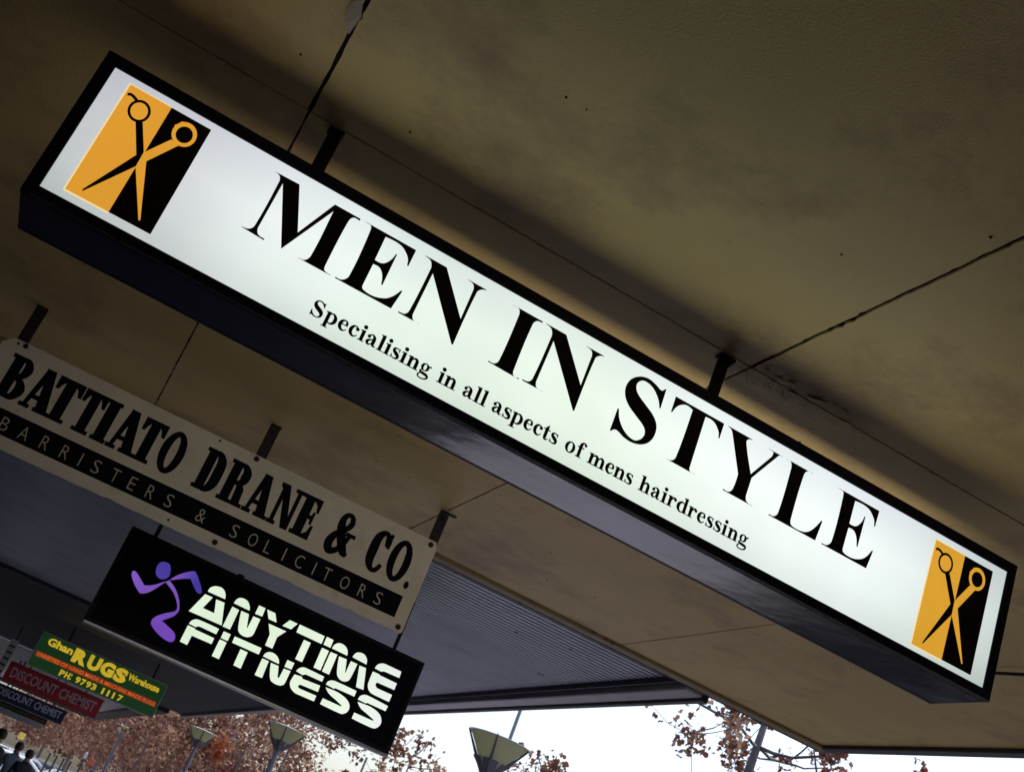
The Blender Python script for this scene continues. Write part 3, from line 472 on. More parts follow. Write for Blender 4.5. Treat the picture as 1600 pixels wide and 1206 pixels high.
# ------------------------------------------------------------------ the lit barber sign
Y0 = 2.4
bx0, bx1, bz0, bz1, bd = -.4309, 2.0682, 2.526, 2.8928, .2034
sign = empty('lightbox_sign', (0, Y0, bz0), label='long lit white MEN IN STYLE lightbox sign with a navy frame, hanging nearest', cat='sign')
def at(o): o.location = (0, -sign.location.y, -sign.location.z); return o
fx0, fx1, fz0, fz1 = bx0+.0274, bx1-.0269, bz0+.0256, bz1-.0281
q = MB()      # casing: four sides, seam behind the front trim
q.bbox(bx0+.001, bx1-.001, Y0+.012, Y0+bd-.012, bz0, bz0+.004, .001); q.bbox(bx0+.001, bx1-.001, Y0+.012, Y0+bd-.012, bz1-.004, bz1, .001)
q.bbox(bx0, bx0+.004, Y0+.012, Y0+bd-.012, bz0+.004, bz1-.004, .001); q.bbox(bx1-.004, bx1, Y0+.012, Y0+bd-.012, bz0+.004, bz1-.004, .001)
at(q.build('casing', NAVY, sign))
for fy0, fy1 in ((Y0-.004, Y0+.011), (Y0+bd-.011, Y0+bd+.004)):
    q = MB(); q.bbox(bx0, bx1, fy0, fy1, bz0, fz0, .0015); q.bbox(bx0, bx1, fy0, fy1, fz1, bz1, .0015)
    q.bbox(bx0, fx0, fy0, fy1, fz0, fz1, .0015); q.bbox(fx1, bx1, fy0, fy1, fz0, fz1, .0015)
    at(q.build('frame', NAVYF, sign))
at(MB().box(bx0+.02, bx1-.002, Y0-.0048, Y0-.0035, bz0+.0008, bz0+.0022).build('edge_bead', mat('bare_edge_metal', (.35, .35, .4), rough=.3, metal=.9), sign))
ES = .5**EXPO
LIT = glow('backlit_white_acrylic', [(0, (.5, .52, .54)), (.09, (.6, .62, .64)), (.17, (.72, .77, .76)), (.3, (.72, .81, .74)), (.5, (.76, .86, .75)), (.68, (.83, .89, .86)), (.82, (.8, .86, .85)), (.93, (.64, .71, .69)), (1, (.54, .6, .58))],
           0, fx0, fx1, ES*1.1, noise=.06, nscale=2.6, base=(.35, .35, .35), rough=.4)
_t = LIT.node_tree; _b = _t.nodes['Principled BSDF']; _src = _b.inputs['Emission Color'].links[0].from_socket     # tubes leave the sheet's rim a little dimmer
_g = nd(_t, 'ShaderNodeNewGeometry'); _s = nd(_t, 'ShaderNodeSeparateXYZ'); _t.links.new(_g.outputs['Position'], _s.inputs[0])
_r = nd(_t, 'ShaderNodeValToRGB'); _m = nd(_t, 'ShaderNodeMapRange'); _m.inputs[1].default_value = fz0; _m.inputs[2].default_value = fz1; _t.links.new(_s.outputs[2], _m.inputs[0]); _t.links.new(_m.outputs[0], _r.inputs[0])
_e = _r.color_ramp.elements; _e[0].color = (.8, .82, .8, 1); _e[1].color = (.9, .9, .95, 1); _e[1].position = 1
for _p, _c in ((.25, (.95, .97, .95)), (.6, (1.04, 1.04, 1.04))): _x = _e.new(_p); _x.color = (*_c, 1)
_v = nd(_t, 'ShaderNodeVectorMath', operation='MULTIPLY'); _t.links.new(_src, _v.inputs[0]); _t.links.new(_r.outputs[0], _v.inputs[1]); _t.links.new(_v.outputs[0], _b.inputs['Emission Color'])
at(MB().box(fx0+.0001, fx1-.0001, Y0+.0005, Y0+.0035, fz0+.0001, fz1-.0001).build('light_panel', LIT, sign, label='front white acrylic panel, lit from inside'))
LITR = glow('backlit_white_acrylic_rear', [(0, (.04, .04, .035)), (.2, (.26, .23, .19)), (.45, (.55, .5, .42)), (.7, (1, .92, .8))], 0, fx0, fx1, ES*2.9, noise=.1, nscale=2.6, base=(.35, .35, .35), rough=.4)
at(MB().box(fx0+.0001, fx1-.0001, Y0+bd-.0035, Y0+bd-.0005, fz0+.0001, fz1-.0001).build('light_panel', LITR, sign, label='rear white acrylic panel, lit from inside'))
INK = mat('dark_brown_vinyl', (.012, .004, .004), rough=.5, spec=.3, var=.1, vscale=20)
GOLD = glow('backlit_amber_vinyl', [(0, (.72, .32, .03)), (1, (.68, .34, .03))], 0, fx0, fx1, ES, noise=.04, nscale=9, base=(.3, .15, .02))
CREAMLINE = glow('backlit_pale_edge', [(0, (.85, .68, .35)), (1, (.85, .68, .35))], 0, 0, 1, ES, base=(.3, .25, .2))
YL = Y0-.0004; BASE = 2.6846
row = dict(M=[(-.0277,)], E=[(.1929,), (1.5015,)], N=[(.3463,), (.6619,)], I=[(.5735,)], S=[(.8969,)], T=[(1.0227,)], Y=[(1.1736,)], L=[(1.344,)])
for ch in 'MENINSTYLE':
    x = row[ch].pop(0)[0]; p = Print(YL); p.grow = .0007; p.poly([(x+g[0], BASE+g[1])+tuple(g[2:]) for g in DATA['glyph'][ch]])
    at(p.build('letter', INK, sign, label='large letter '+ch))
for w, a, b in (('Specialising', .1765, .4655), ('in', .4835, .5295), ('all', .5455, .6055), ('aspects', .6195, .790), ('of', .809, .857), ('mens', .8705, .9905), ('hairdressing', 1.0085, 1.3135)):
    p = Print(YL); p.grow = .00045; book_word(p, w, a, b, 2.5845, .0545); at(p.build('lettering', INK, sign, label='small word '+w))
for (lx0, lx1, lz0, lz1, side) in ((-.3608, -.1772, 2.5723, 2.8474, 'left'), (1.8122, 1.9989, 2.5668, 2.8456, 'right')):
    mid = lx0+(lx1-lx0)*.5055; F = lambda u, v, a=lx0, b=lx1, c=lz0, d=lz1: (a+u*(b-a), c+v*(d-c))
    p = Print(Y0+.0002); p.rect(lx0-.0035, mid, lz0-.0035, lz1+.0025); at(p.build('emblem_edge', CREAMLINE, sign))
    p = Print(YL); p.rect(lx0, mid, lz0, lz1); at(p.build('emblem_field', GOLD, sign, label='amber half of the %s emblem' % side))
    p = Print(YL); p.rect(mid, lx1, lz0, lz1); at(p.build('emblem_field', INK, sign, label='dark half of the %s emblem' % side))
    for key, mt in (('dark', INK), ('gold', GOLD)):
        p = Print(YL-.0006, F)
        for lp in DATA['logo'][key]: p.loops([smooth_poly(l) if any(len(q_) > 2 for q_ in l) else [Vector(q_[:2]) for q_ in l] for l in lp])
        at(p.build('scissors', mt, sign, label='%s scissor blade of the %s emblem' % ('dark' if key == 'dark' else 'amber', side)))
for x in (.056, 1.155):
    q = MB(); q.bbox(x-.016, x+.016, 2.497, 2.505, bz1-.003, 3.048, .001); q.bbox(x-.02, x+.018, 2.48, 2.515, 3.046, 3.0515, .001)
    q.tube([(x, 2.49, 2.93), (x, 2.512, 2.93)], .009, 6)
    q.tube([(x+.012, 2.47, 3.04), (x+.012, 2.494, 3.035)], .007, 6)
    at(q.build('hanger', BLACKM, sign))

# ------------------------------------------------------------------ unlit solicitors' board
YB = 4.75; rot = .0115
bat = empty('hanging_sign', (0, YB, 2.5), label='weathered cream BATTIATO DRANE & CO. board hanging behind the lit sign', cat='sign'); 
def atb(o): o.location = (0, -YB, -2.5); return o
FB = lambda x, z: (x, z+rot*x)
CREAM = mat('weathered_cream_board', (.86, .82, .73), rough=.6, spec=.3, var=.08, vscale=6, wear=(.6, .52, .42), wscale=7, wlo=.58, whi=.78, bump=.15, bscale=120)
q = MB(); cs = [(-.615, 2.508), (1.236, 2.500), (1.2455, 2.509), (1.2455, 2.875), (1.235, 2.903), (-.58, 2.905), (-.615, 2.87)]
# lower edge has a slightly chewed profile
edge = [cs[0]]+[(-.615+1.85*i/60, 2.5025+random.uniform(-.0012, .0012)+(.004*(random.random() < .08))) for i in range(1, 60)]+cs[1:]
n = len(edge); vs = [(FB(*e)[0], YB, FB(*e)[1]) for e in edge]+[(FB(*e)[0], YB+.012, FB(*e)[1]) for e in edge]
fs = [tuple(t) for t in tessellate_polygon([[Vector((x, z, 0)) for x, z in edge]])]
fs = [f if (Vector(vs[f[1]])-Vector(vs[f[0]])).cross(Vector(vs[f[2]])-Vector(vs[f[0]])).y < 0 else (f[0], f[2], f[1]) for f in fs]
fs += [tuple(i+n for i in reversed(f)) for f in fs]+[(i, i+n, (i+1) % n+n, (i+1) % n) for i in range(n)]
q.add(vs, fs); atb(q.build('board', CREAM, bat))
BINK = mat('dark_blue_black_signwriting', (.006, .005, .012), rough=.8, spec=.12, var=.2, vscale=15)
PALE = mat('faded_pale_lettering', (.62, .56, .46), rough=.6, var=.1, vscale=20)
for ch, x, w in (('B', -.553, .098), ('A', -.4546, .111), ('T', -.3675, .099), ('T', -.262, .088), ('I', -.1735, .056), ('A', -.112, .109), ('T', -.0185, .0905), ('O', .0793, .0897),
                 ('D', .2415, .0905), ('R', .3465, .102), ('A', .4541, .1022), ('N', .5605, .098), ('E', .6605, .0795), ('&', .8135, .097), ('C', .985, .0755), ('O', 1.0752, .0908)):
    p = Print(YB-.0005, FB); p.grow = .0016; slab(p, ch, x, 2.682, .1695, w); atb(p.build('letter', BINK, bat, label='painted letter '+ch))
p = Print(YB-.0005, FB); p.disc(1.1852, 2.6885, .0105, .0165); atb(p.build('letter', BINK, bat, label='painted full stop'))
p = Print(YB-.0004, FB); p.rect(-.565, 1.192, 2.5507, 2.6425); atb(p.build('band', BINK, bat))
for ch, x in zip('BARRISTERS&SOLICITORS', (-.4564, -.3804, -.2997, -.2209, -.1594, -.0975, -.022, .0478, .1222, .198, .3315, .472, .550, .6155, .685, .751, .816, .871, .951, 1.029, 1.101)):
    w = {'I': .0046, '&': .036, 'L': .024, 'T': .031, 'O': .036, 'E': .026, 'C': .033, 'A': .034}.get(ch, .029)
    p = Print(YB-.0012, FB)
    if ch == 'I': p.rect(x-w/2, x+w/2, 2.567, 2.6185)
    else: p.text(ch, x-w/2, x+w/2, 2.567, 2.6185, bold=-.012)
    atb(p.build('lettering', PALE, bat, label='small pale letter '+ch))
for i, (x, z, r) in enumerate(DATA['bolts']):
    q = MB(); q.lathe([(0, 0), (r*.7, .001), (r, .004), (r, .008)], n=6 if r > .008 else 8)
    q.v = [(vx, vz, vy) for vx, vy, vz in q.v]; o = q.build('bolt', RUSTY, bat); o.location = (x, -.008, z-2.5)
for x in (-.555, .437, 1.222):
    q = MB(); q.bbox(x-.022, x+.022, YB+.013, YB+.017, 2.84, 3.046, .001); q.bbox(x-.022, x+(.05 if x > 1 else .024), YB-.01, YB+.017, 3.047, 3.0515, .001)
    q.tube([(x, YB-.002, 3.025), (x, YB+.022, 3.025)], .008, 6)
    atb(q.build('hanger', BLACKM, bat))

# ------------------------------------------------------------------ gym lightbox
YA = 6.5
gym = empty('lightbox_sign', (1.03, YA, 2.24), label='black ANYTIME FITNESS lightbox with a purple running figure, below the cream board', cat='sign')
def ata(o): o.location = (-1.03, -YA, -2.24); return o
gx0, gx1, gz0, gz1 = .168, 1.891, 2.25, 2.766
q = MB(); q.bbox(gx0, gx1, YA+.004, YA+.15, gz0, gz1, .004); ata(q.build('casing', mat('gym_casing_paint', (.02, .02, .035), rough=.3, var=.2, vscale=5), gym))
ata(MB().box(gx0+.02, gx1-.02, YA+.0005, YA+.0038, gz0+.02, gz1-.02).build('sign_face', mat('black_acrylic', (.005, .004, .012), rough=.6, spec=.15, var=.1), gym))
q = MB(); q.bbox(gx0, gx1, YA-.004, YA+.0035, gz0, gz0+.02, .001); q.bbox(gx0, gx1, YA-.004, YA+.0035, gz1-.02, gz1, .001); q.bbox(gx0, gx0+.02, YA-.004, YA+.0035, gz0+.0205, gz1-.0205, .001); q.bbox(gx1-.02, gx1, YA-.004, YA+.0035, gz0+.0205, gz1-.0205, .001)
ata(q.build('frame', mat('black_satin_frame', (.008, .007, .014), rough=.5, spec=.3), gym))
ata(MB().bbox(gx0+.002, gx1-.002, YA-.012, YA+.06, gz0-.016, gz0-.001, .002).build('drip_trim', mat('brushed_aluminium', (.5, .5, .55), rough=.35, metal=.8, var=.1, vscale=8), gym))
GW = glow('backlit_pale_green_white', [(0, (.72, .86, .66)), (.5, (.8, .9, .72)), (1, (.78, .84, .82))], 0, .9, 1.9, ES, noise=.05, nscale=5, base=(.3, .3, .3))
for i, g in enumerate(DATA['gym']):
    p = Print(YA-.0003); p.poly(g); ata(p.build('letter_piece', GW, gym))
xs_ = [q_[0] for g in DATA['runner'] for q_ in g]; xa, xb = min(xs_), max(xs_)
VIO, IND = (.19, .085, .46), (.055, .04, .33)
PMS = [glow('backlit_indigo', [(0, (.075, .045, .34)), (1, (.055, .04, .3))], 2, 2.5, 2.7, ES, noise=.1, nscale=12, base=(.04, .02, .1)),
       glow('backlit_violet', [(0, VIO), (1, VIO)], 0, xa, xb, ES, noise=.1, nscale=12, base=(.05, .02, .1)),
       glow('backlit_violet_to_blue', [(.55, VIO), (.85, IND)], 0, xa, xb, ES, noise=.1, nscale=12, base=(.05, .02, .1)),
       glow('backlit_deep_violet', [(0, (.15, .05, .44)), (1, (.2, .1, .46))], 2, 2.3, 2.65, ES, noise=.1, nscale=12, base=(.05, .02, .1))]
for nm, g, pm in zip(('figure_head', 'figure_arm', 'figure_arm', 'figure_body'), DATA['runner'], PMS):
    p = Print(YA-.0003); p.poly(g); ata(p.build(nm, pm, gym))
for x in (.297, 1.718): ata(MB().tube([(x, YA+.07, gz1-.002), (x, YA+.07, 3.06)], .011, 8).build('hanger_rod', BLACKM, gym))
ata(MB().bbox(.765, .80, YA+.02, YA+.06, gz1-.001, gz1+.016, .003).build('cable_gland', BLACKM, gym))

# ------------------------------------------------------------------ rug shop sign and the chemist boards
YG = 15.8
rug = empty('hanging_sign', (.87, YG, 2.46), label='green lit Ghan RUGS Warehouse sign with yellow lettering and a red stripe', cat='sign')
def mk(root):
    def f(o): o.location = tuple(-c for c in root.location); return o
    return f
atg = mk(rug); x0, x1, z0, z1 = .079, 1.662, 2.461, 2.856
atg(MB().bbox(x0, x1, YG, YG+.08, z0, z1, .004).build('board', glow('backlit_green_face', [(0, (.006, .03, .008)), (1, (.006, .026, .007))], 0, x0, x1, ES*.7, noise=.1, nscale=5, base=(.03, .12, .035)), rug))
q = MB(); q.box(x0-.012, x1+.012, YG-.006, YG+.09, z0-.014, z0-.001); q.box(x0-.012, x1+.012, YG-.006, YG+.09, z1+.001, z1+.012); q.box(x0-.012, x0-.001, YG-.006, YG+.09, z0-.001, z1+.001); q.box(x1+.001, x1+.012, YG-.006, YG+.09, z0-.001, z1+.001)
atg(q.build('frame', mat('pale_green_grey_metal', (.5, .56, .53), rough=.5, metal=.1, var=.1), rug))
LG = lambda u: x0+u*(x1-x0); VG = lambda v: z1-v*(z1-z0)
YEL = glow('backlit_yellow_vinyl', [(0, (.62, .44, .03)), (1, (.55, .38, .02))], 0, x0, x1, ES*.8, noise=.1, nscale=6, base=(.6, .5, .04)); RED = glow('backlit_red_vinyl', [(0, (.3, .02, .01)), (1, (.25, .02, .01))], 0, x0, x1, ES*.7, base=(.5, .03, .02)); ORG = glow('backlit_orange_vinyl', [(0, (.6, .2, .02)), (1, (.5, .14, .02))], 0, x0, x1, ES*.7, noise=.1, nscale=6, base=(.6, .2, .04))
p = Print(YG-.001); p.rect(LG(.015), LG(.985), VG(.71), VG(.555)); atg(p.build('stripe', RED, rug))
for txt, u0, u1, v0, v1, mt, b in (('Ghan', .055, .252, .06, .30, YEL, .02), ('R', .264, .376, .03, .455, YEL, .045), ('U', .383, .484, .035, .46, YEL, .045), ('G', .488, .594, .035, .465, YEL, .045), ('S', .600, .698, .04, .47, YEL, .045), ('Warehouse', .705, .96, .08, .295, YEL, .02),
                                  ('VARIETIES OF HAND MADE & MACHINE MADE RUGS', .022, .978, .575, .69, ORG, .03), *[(c_, .235+.51*i_/12, .235+.51*(i_+(.36 if c_ == '1' else .2 if c_ == ':' else .86))/12, .775, .965, YEL, .02) for i_, c_ in enumerate('PH:9793 1117') if c_ != ' ']):
    p = Print(YG-.0022); p.text(txt, LG(u0), LG(u1), VG(v1), VG(v0), bold=b+(.02 if txt != 'PH:9793 1117' and len(txt) < 12 else -.012)); atg(p.build('lettering', mt, rug, label=('yellow character ' if len(txt) == 1 else 'words ')+txt))
for x in (.38, 1.47): atg(MB().tube([(x, YG+.04, z1+.01), (x, YG+.04, 3.06)], .013, 6).build('hanger_rod', BLACKM, rug))
def plate(name, y, x0, x1, z0, z1, face, edge, label, texts, top=3.05):
    r = empty(name, ((x0+x1)/2, y, z0), label=label, cat='sign'); f = mk(r)
    f(MB().bbox(x0, x1, y, y+.09, z0, z1, .004).build('board', face, r))
    q = MB(); q.box(x0-.01, x1+.01, y-.006, y+.1, z0-.016, z0-.001); q.box(x0-.01, x1+.01, y-.006, y+.1, z1+.001, z1+.01); f(q.build('frame', edge, r))
    for txt, a, b, c, d, mt, bo in texts:
        p = Print(y-.002); p.text(txt, x0+a*(x1-x0), x0+b*(x1-x0), z0+c*(z1-z0), z0+d*(z1-z0), bold=bo); f(p.build('lettering', mt, r, label='words '+txt))
    for x in (x0+.2*(x1-x0), x0+.8*(x1-x0)): f(MB().tube([(x, y+.045, z1), (x, y+.045, top)], .014, 6).build('hanger_rod', BLACKM, r))
    return r
plate('hanging_sign', 20.0, -.125, 1.352, 2.352, 2.632, mat('dark_red_sign_face', (.6, .03, .045), rough=.5, var=.15, vscale=3), mat('tarnished_rail', (.2, .2, .23), rough=.4, metal=.4),
      'dark red DISCOUNT CHEMIST sign, upper of the two chemist boards', [('DISCOUNT CHEMIST', .05, .95, .24, .78, mat('faded_lilac_vinyl', (.75, .58, .7), rough=.5), .015)])
plate('hanging_sign', 26.0, -.2, 1.222, 2.235, 2.49, mat('deep_blue_sign_face', (.01, .015, .08), rough=.5, var=.15, vscale=3), mat('pale_rail', (.28, .28, .32), rough=.4, metal=.4),
      'deep blue DISCOUNT CHEMIST sign, lower of the two chemist boards', [('DISCOUNT CHEMIST', .06, .95, .28, .85, mat('pale_blue_vinyl', (.6, .62, .78), rough=.5), .015)])
r = empty('hanging_sign', (.5, 26.4, 2.05), label='small dark board with dim yellow lettering under the blue chemist sign', cat='sign'); f = mk(r)
f(MB().bbox(-.2, .98, 26.4, 26.46, 2.12, 2.225, .004).build('board', mat('brown_black_board', (.03, .025, .015), rough=.6, var=.3, vscale=9), r))
for i in range(20):
    qy = Print(26.398); qy.rect(-.1+i*.052, -.1+i*.052+.03, 2.15, 2.15+random.uniform(.03, .05)); f(qy.build('painted_character', mat('dim_yellow_paint', (.2, .16, .03), rough=.6), r))
f(MB().bbox(-.2, .92, 26.4, 26.46, 2.01, 2.115, .004).build('lower_panel', mat('pale_grey_panel', (.4, .42, .45), rough=.6, var=.1, vscale=6), r))
for x in (0, .8): f(MB().tube([(x, 26.5, 2.22), (x, 26.5, 3.05)], .014, 6).build('hanger_rod', BLACKM, r))
# narrow vertical banner
r = empty('vertical_banner', (-.2, 19.0, 2.3), label='narrow white vertical banner with dark characters at the far left edge', cat='banner'); f = mk(r)
f(MB().bbox(-.26, -.15, 19.0, 19.03, 2.27, 2.86, .003).build('board', mat('white_banner_sheet', (.6, .6, .6), rough=.6, var=.1), r))
p = Print(18.998)
for i in range(6):
    p = Print(18.998); p.rect(-.245, -.165, 2.30+i*.09, 2.325+i*.09); f(p.build('dark_mark', BLACKM, r))
f(MB().tube([(-.2, 19.015, 2.85), (-.2, 19.015, 3.05)], .01, 6).build('hanger_rod', BLACKM, r))
r = empty('shop_sign', (-.1, 33, 2.2), label='small red and white round shop sign at the far left edge', cat='sign'); f = mk(r)
q = MB(); q.lathe([(0, 0), (.3, 0), (.3, .06), (0, .06)], n=20); q.v = [(a, 33+c, 2.42+b) for a, b, c in q.v]; f(q.build('disc', mat('red_sign_paint', (.5, .03, .03), rough=.5), r))
p = Print(32.998); p.ring(0, 2.42, .24, .24, .16, .16, 20); f(p.build('ring_print', mat('white_paint', (.75, .75, .75), rough=.5), r))
f(MB().tube([(0, 33.03, 2.7), (0, 33.03, 3.05)], .02, 6).build('hanger_rod', BLACKM, r))
r = empty('shop_sign', (.5, 33.4, 2.2), label='small dark blue square sign beside the round red one', cat='sign'); f = mk(r)
f(MB().bbox(.36, .68, 33.4, 33.44, 2.2, 2.42, .004).build('board', mat('blue_square_paint', (.03, .05, .22), rough=.5), r)); f(MB().tube([(.52, 33.42, 2.4), (.52, 33.42, 3.05)], .02, 6).build('hanger_rod', BLACKM, r))

# ------------------------------------------------------------------ street lamps
def leafish(name, c):
    M = mat(name, c, rough=.4, var=.06, vscale=4); t = M.node_tree; b = t.nodes['Principled BSDF']; out = t.nodes['Material Output']
    tr = nd(t, 'ShaderNodeBsdfTranslucent'); mx = nd(t, 'ShaderNodeMixShader'); mx.inputs[0].default_value = .72; tr.inputs[0].default_value = (*c, 1)
    t.links.new(b.outputs[0], mx.inputs[1]); t.links.new(tr.outputs[0], mx.inputs[2]); t.links.new(mx.outputs[0], out.inputs[0]); return M
LM = mat('grey_lamp_metal', (.14, .135, .17), rough=.45, metal=.4, var=.15, vscale=5); LGL = leafish('cream_lamp_diffuser', (.85, .82, .56))
TOPM = mat('white_lamp_lid', (.75, .75, .75), rough=.5)
def lamp():
    r = empty('street_lamp')
    q = MB(); q.lathe([(0, -.13), (.1, -.13), (.1, .4), (.065, .45), (.055, 2.6), (.048, 3.05), (.055, 3.12), (0, 3.12)], n=12); q.build('pole', LM, r, smooth=False)
    q = MB(); n = 4
    ring = lambda R, z, k0=0: [(R*math.cos(math.pi/4+math.pi/2*k), R*math.sin(math.pi/4+math.pi/2*k), z) for k in range(4)]
    q.add(ring(.08, 3.12)+ring(.235, 3.27), [(0, 1, 5, 4), (1, 2, 6, 5), (2, 3, 7, 6), (3, 0, 4, 7), (3, 2, 1, 0)]); q.build('lamp_cup', LM, r)
    q = MB(); q.lathe([(.06, 3.14), (.1, 3.18), (.185, 3.29), (.27, 3.405), (.35, 3.497)], n=28); q.build('diffuser', LGL, r, smooth=True)
    for k in range(4):
        a = math.pi/4+math.pi/2*k; c, s_ = math.cos(a), math.sin(a)
        MB().tube([(.07*c, .07*s_, 3.12), (.2*c, .2*s_, 3.28), (.36*c, .36*s_, 3.49), (.372*c, .372*s_, 3.52)], [.024, .02, .012, .008], 6).build('lamp_rib', LM, r)
    q = MB(); q.lathe([(.0, 3.53), (.25, 3.522), (.385, 3.507), (.385, 3.50), (.3, 3.503), (0, 3.505)], n=28); q.build('lamp_shade', TOPM, r, smooth=False)
    return r
L0 = lamp()
labs = ['nearest cream cone street lamp beyond the ribbed awning', 'second cream cone street lamp under the corner of the gym sign', 'third street lamp among the brown leaves', 'farthest street lamp, small beneath the green sign']
for i, (y, x) in enumerate(((12.9, 4.87), (21.9, 4.5), (31.6, 4.6), (47, 4.25))):
    o = L0 if i == 0 else copy_tree(L0); o.location = (x, y, 0); o.rotation_euler.z = .32+.2*i; o.scale = (.94, .94, 1); tag(o, labs[i], 'street lamp', 'cone street lamps along the kerb')
# tall thin poles
for x, y, h, lb in ((6.95, 18.0, 9, 'tall thin pale pole behind the nearest street lamp'), (7.3, 26.5, 4.15, 'short thin pale pole under the corner of the gym sign')):
    r = empty('thin_pole', (x, y, -.13), label=lb, cat='pole')
    MB().tube([(0, 0, 0), (0, 0, h)], [.035, .025], 8).build('shaft', mat('pale_pole_metal', (.3, .3, .33), rough=.5, metal=.3), r)
    MB().lathe([(0, 0), (.1, 0), (.1, .04), (.04, .05)], n=10).build('base_plate', LM, r)

# ------------------------------------------------------------------ autumn trees
BARK = mat('grey_brown_bark', (.16, .13, .13), rough=.85, var=.3, vscale=14, bump=.5, bscale=40)
def leafmat(name, c1, c2):
    M = mat(name, c1, rough=.55, spec=.4, col2=c2, vscale=5)
    t = M.node_tree; b = t.nodes['Principled BSDF']; out = t.nodes['Material Output']
    tr = nd(t, 'ShaderNodeBsdfTranslucent'); mx = nd(t, 'ShaderNodeMixShader'); mx.inputs[0].default_value = .42
    t.links.new(b.inputs['Base Color'].links[0].from_socket, tr.inputs[0]); t.links.new(b.outputs[0], mx.inputs[1]); t.links.new(tr.outputs[0], mx.inputs[2]); t.links.new(mx.outputs[0], out.inputs[0])
    return M
LEAF = [leafmat('brown_leaf', (.15, .065, .04), (.27, .13, .075)), leafmat('tan_leaf', (.33, .19, .12), (.48, .31, .21)), leafmat('dark_red_leaf', (.11, .03, .025), (.2, .06, .045)), leafmat('orange_leaf', (.42, .1, .03), (.5, .17, .06))]
def leaf(vs, fs, mi, ms, p, size, rr, fine):
    a = Vector((rr.gauss(0, 1), rr.gauss(0, 1), rr.gauss(0, 1)-.6)).normalized(); b = a.orthogonal().normalized(); b.rotate(Matrix.Rotation(rr.uniform(0, 6.28), 3, a)); c = a.cross(b)
    n = len(vs)
    if fine:      # five-pointed leaf
        vs.append(p-b*size*.15)
        for k in range(11):
            an = -2.55+5.1*k/10; r_ = size*((.62 if k in (2, 8) else .78 if k in (4, 6) else .5) if k % 2 == 0 else .3)
            if k == 5: r_ = size*.34
            if k in (0, 10): r_ = size*.42
            if k == 5: r_ = size*.95
            vs.append(p+b*math.cos(an)*r_+c*math.sin(an)*r_+a*rr.uniform(-.12, .12)*size)
        for k in range(10): fs.append((n, n+1+k, n+2+k)); mi.append(ms)
    else:
        vs += [p-b*size*.5, p+c*size*.38+a*size*.12, p+b*size*.55, p-c*size*.38-a*size*.08]; fs.append((n, n+1, n+2, n+3)); mi.append(ms)
def tree(x, y, h, r, nclu, nleaf, size, fine, seed, label, group=None, lean=(0, 0), z0=1.9, mix=(.6, .25, .15), trunk_r=.09, flat=.8, core=.25, spread=.3):
    rr = random.Random(seed); t = empty('autumn_tree', (x, y, -.13), label=label, cat='tree', group=group)
    q = MB(); top = Vector((lean[0], lean[1], h*.86)); P = [Vector((lean[0]*u*u, lean[1]*u*u, h*.86*u))+Vector((rr.uniform(-.03, .03), rr.uniform(-.03, .03), 0)) for u in (0, .15, .35, .55, .75, 1)]
    q.tube(P, [trunk_r*1.35, trunk_r, trunk_r*.85, trunk_r*.65, trunk_r*.42, trunk_r*.12], 10).build('trunk', BARK, t, smooth=True)
    lb = MB(); clu = []
    cen = Vector((lean[0]*.6, lean[1]*.6, (z0+h)/2)); hz = (h-z0)/2
    axis = lambda u: Vector((lean[0]*u*u, lean[1]*u*u, h*.86*u))
    for i in range(nclu):
        while True:
            d = Vector((rr.uniform(-1, 1), rr.uniform(-1, 1), rr.uniform(-1, 1)))
            if core < d.length < 1: break
        clu.append(cen+Vector((d.x*r, d.y*r, d.z*hz)))
    dist = lambda c: math.hypot(c.x-lean[0]*.5, c.y-lean[1]*.5)
    nodes = [(axis(u/20), 0) for u in range(6, 21)]
    for c in sorted(clu, key=dist):
        best = min(nodes, key=lambda q_: (q_[0]-c).length+(.8 if q_[0].z > c.z else 0)); L_ = (best[0]-c).length
        ra = max(.006, trunk_r*.2*.66**best[1]); mid = best[0].lerp(c, .5)+Vector((rr.uniform(-.08, .08), rr.uniform(-.08, .08), -.08*L_))*min(1, L_)
        lb.tube([best[0], best[0].lerp(mid, .5)+Vector((0, 0, rr.uniform(-.02, .02))), mid, c], [ra, ra*.85, ra*.75, ra*.6], 5); nodes.append((c, best[1]+1))
    lb.build('limb', BARK, t, smooth=True, kind='stuff')
    vs = []; fs = []; mi = []
    for c in clu:
        base = 0 if rr.random() < mix[0] else (1 if rr.random() < mix[1]/(mix[1]+mix[2]) else 2)
        cr = rr.uniform(.7, 1.3)*spread
        for k in range(int(nleaf*rr.uniform(.5, 1.4))):
            d = Vector((rr.gauss(0, 1), rr.gauss(0, 1), rr.gauss(0, .8)))*cr*.55
            leaf(vs, fs, mi, base if rr.random() < .7 else rr.choice((0, 1, 2)), c+d, size*rr.uniform(.6, 1.25), rr, fine)
    me = bpy.data.meshes.new('crown'); me.from_pydata([tuple(v) for v in vs], [], fs)
    for l in LEAF: me.materials.append(l)
    me.polygons.foreach_set('material_index', mi); me.update()
    o = bpy.data.objects.new('crown', me); COL.objects.link(o); o.parent = t
    return t
tree(8.55, 14.0, 7.4, 2.6, 66, 32, .082, True, 3, 'slim leaning autumn tree with a grey trunk at the awning corner', lean=(.15, 0), z0=3.9, trunk_r=.14, mix=(.5, .1, .4), spread=.2)
tree(8.6, 18.6, 5.0, 1.6, 34, 36, .085, True, 5, 'low reddish autumn tree between the lamp and the slim trunk', z0=2.8, mix=(.5, .1, .4), spread=.2)
tree(8.4, 27.0, 5.35, 1.35, 28, 40, .1, True, 8, 'small rust leaved tree right of the gym sign corner', z0=2.6, mix=(.5, .2, .3), spread=.22)
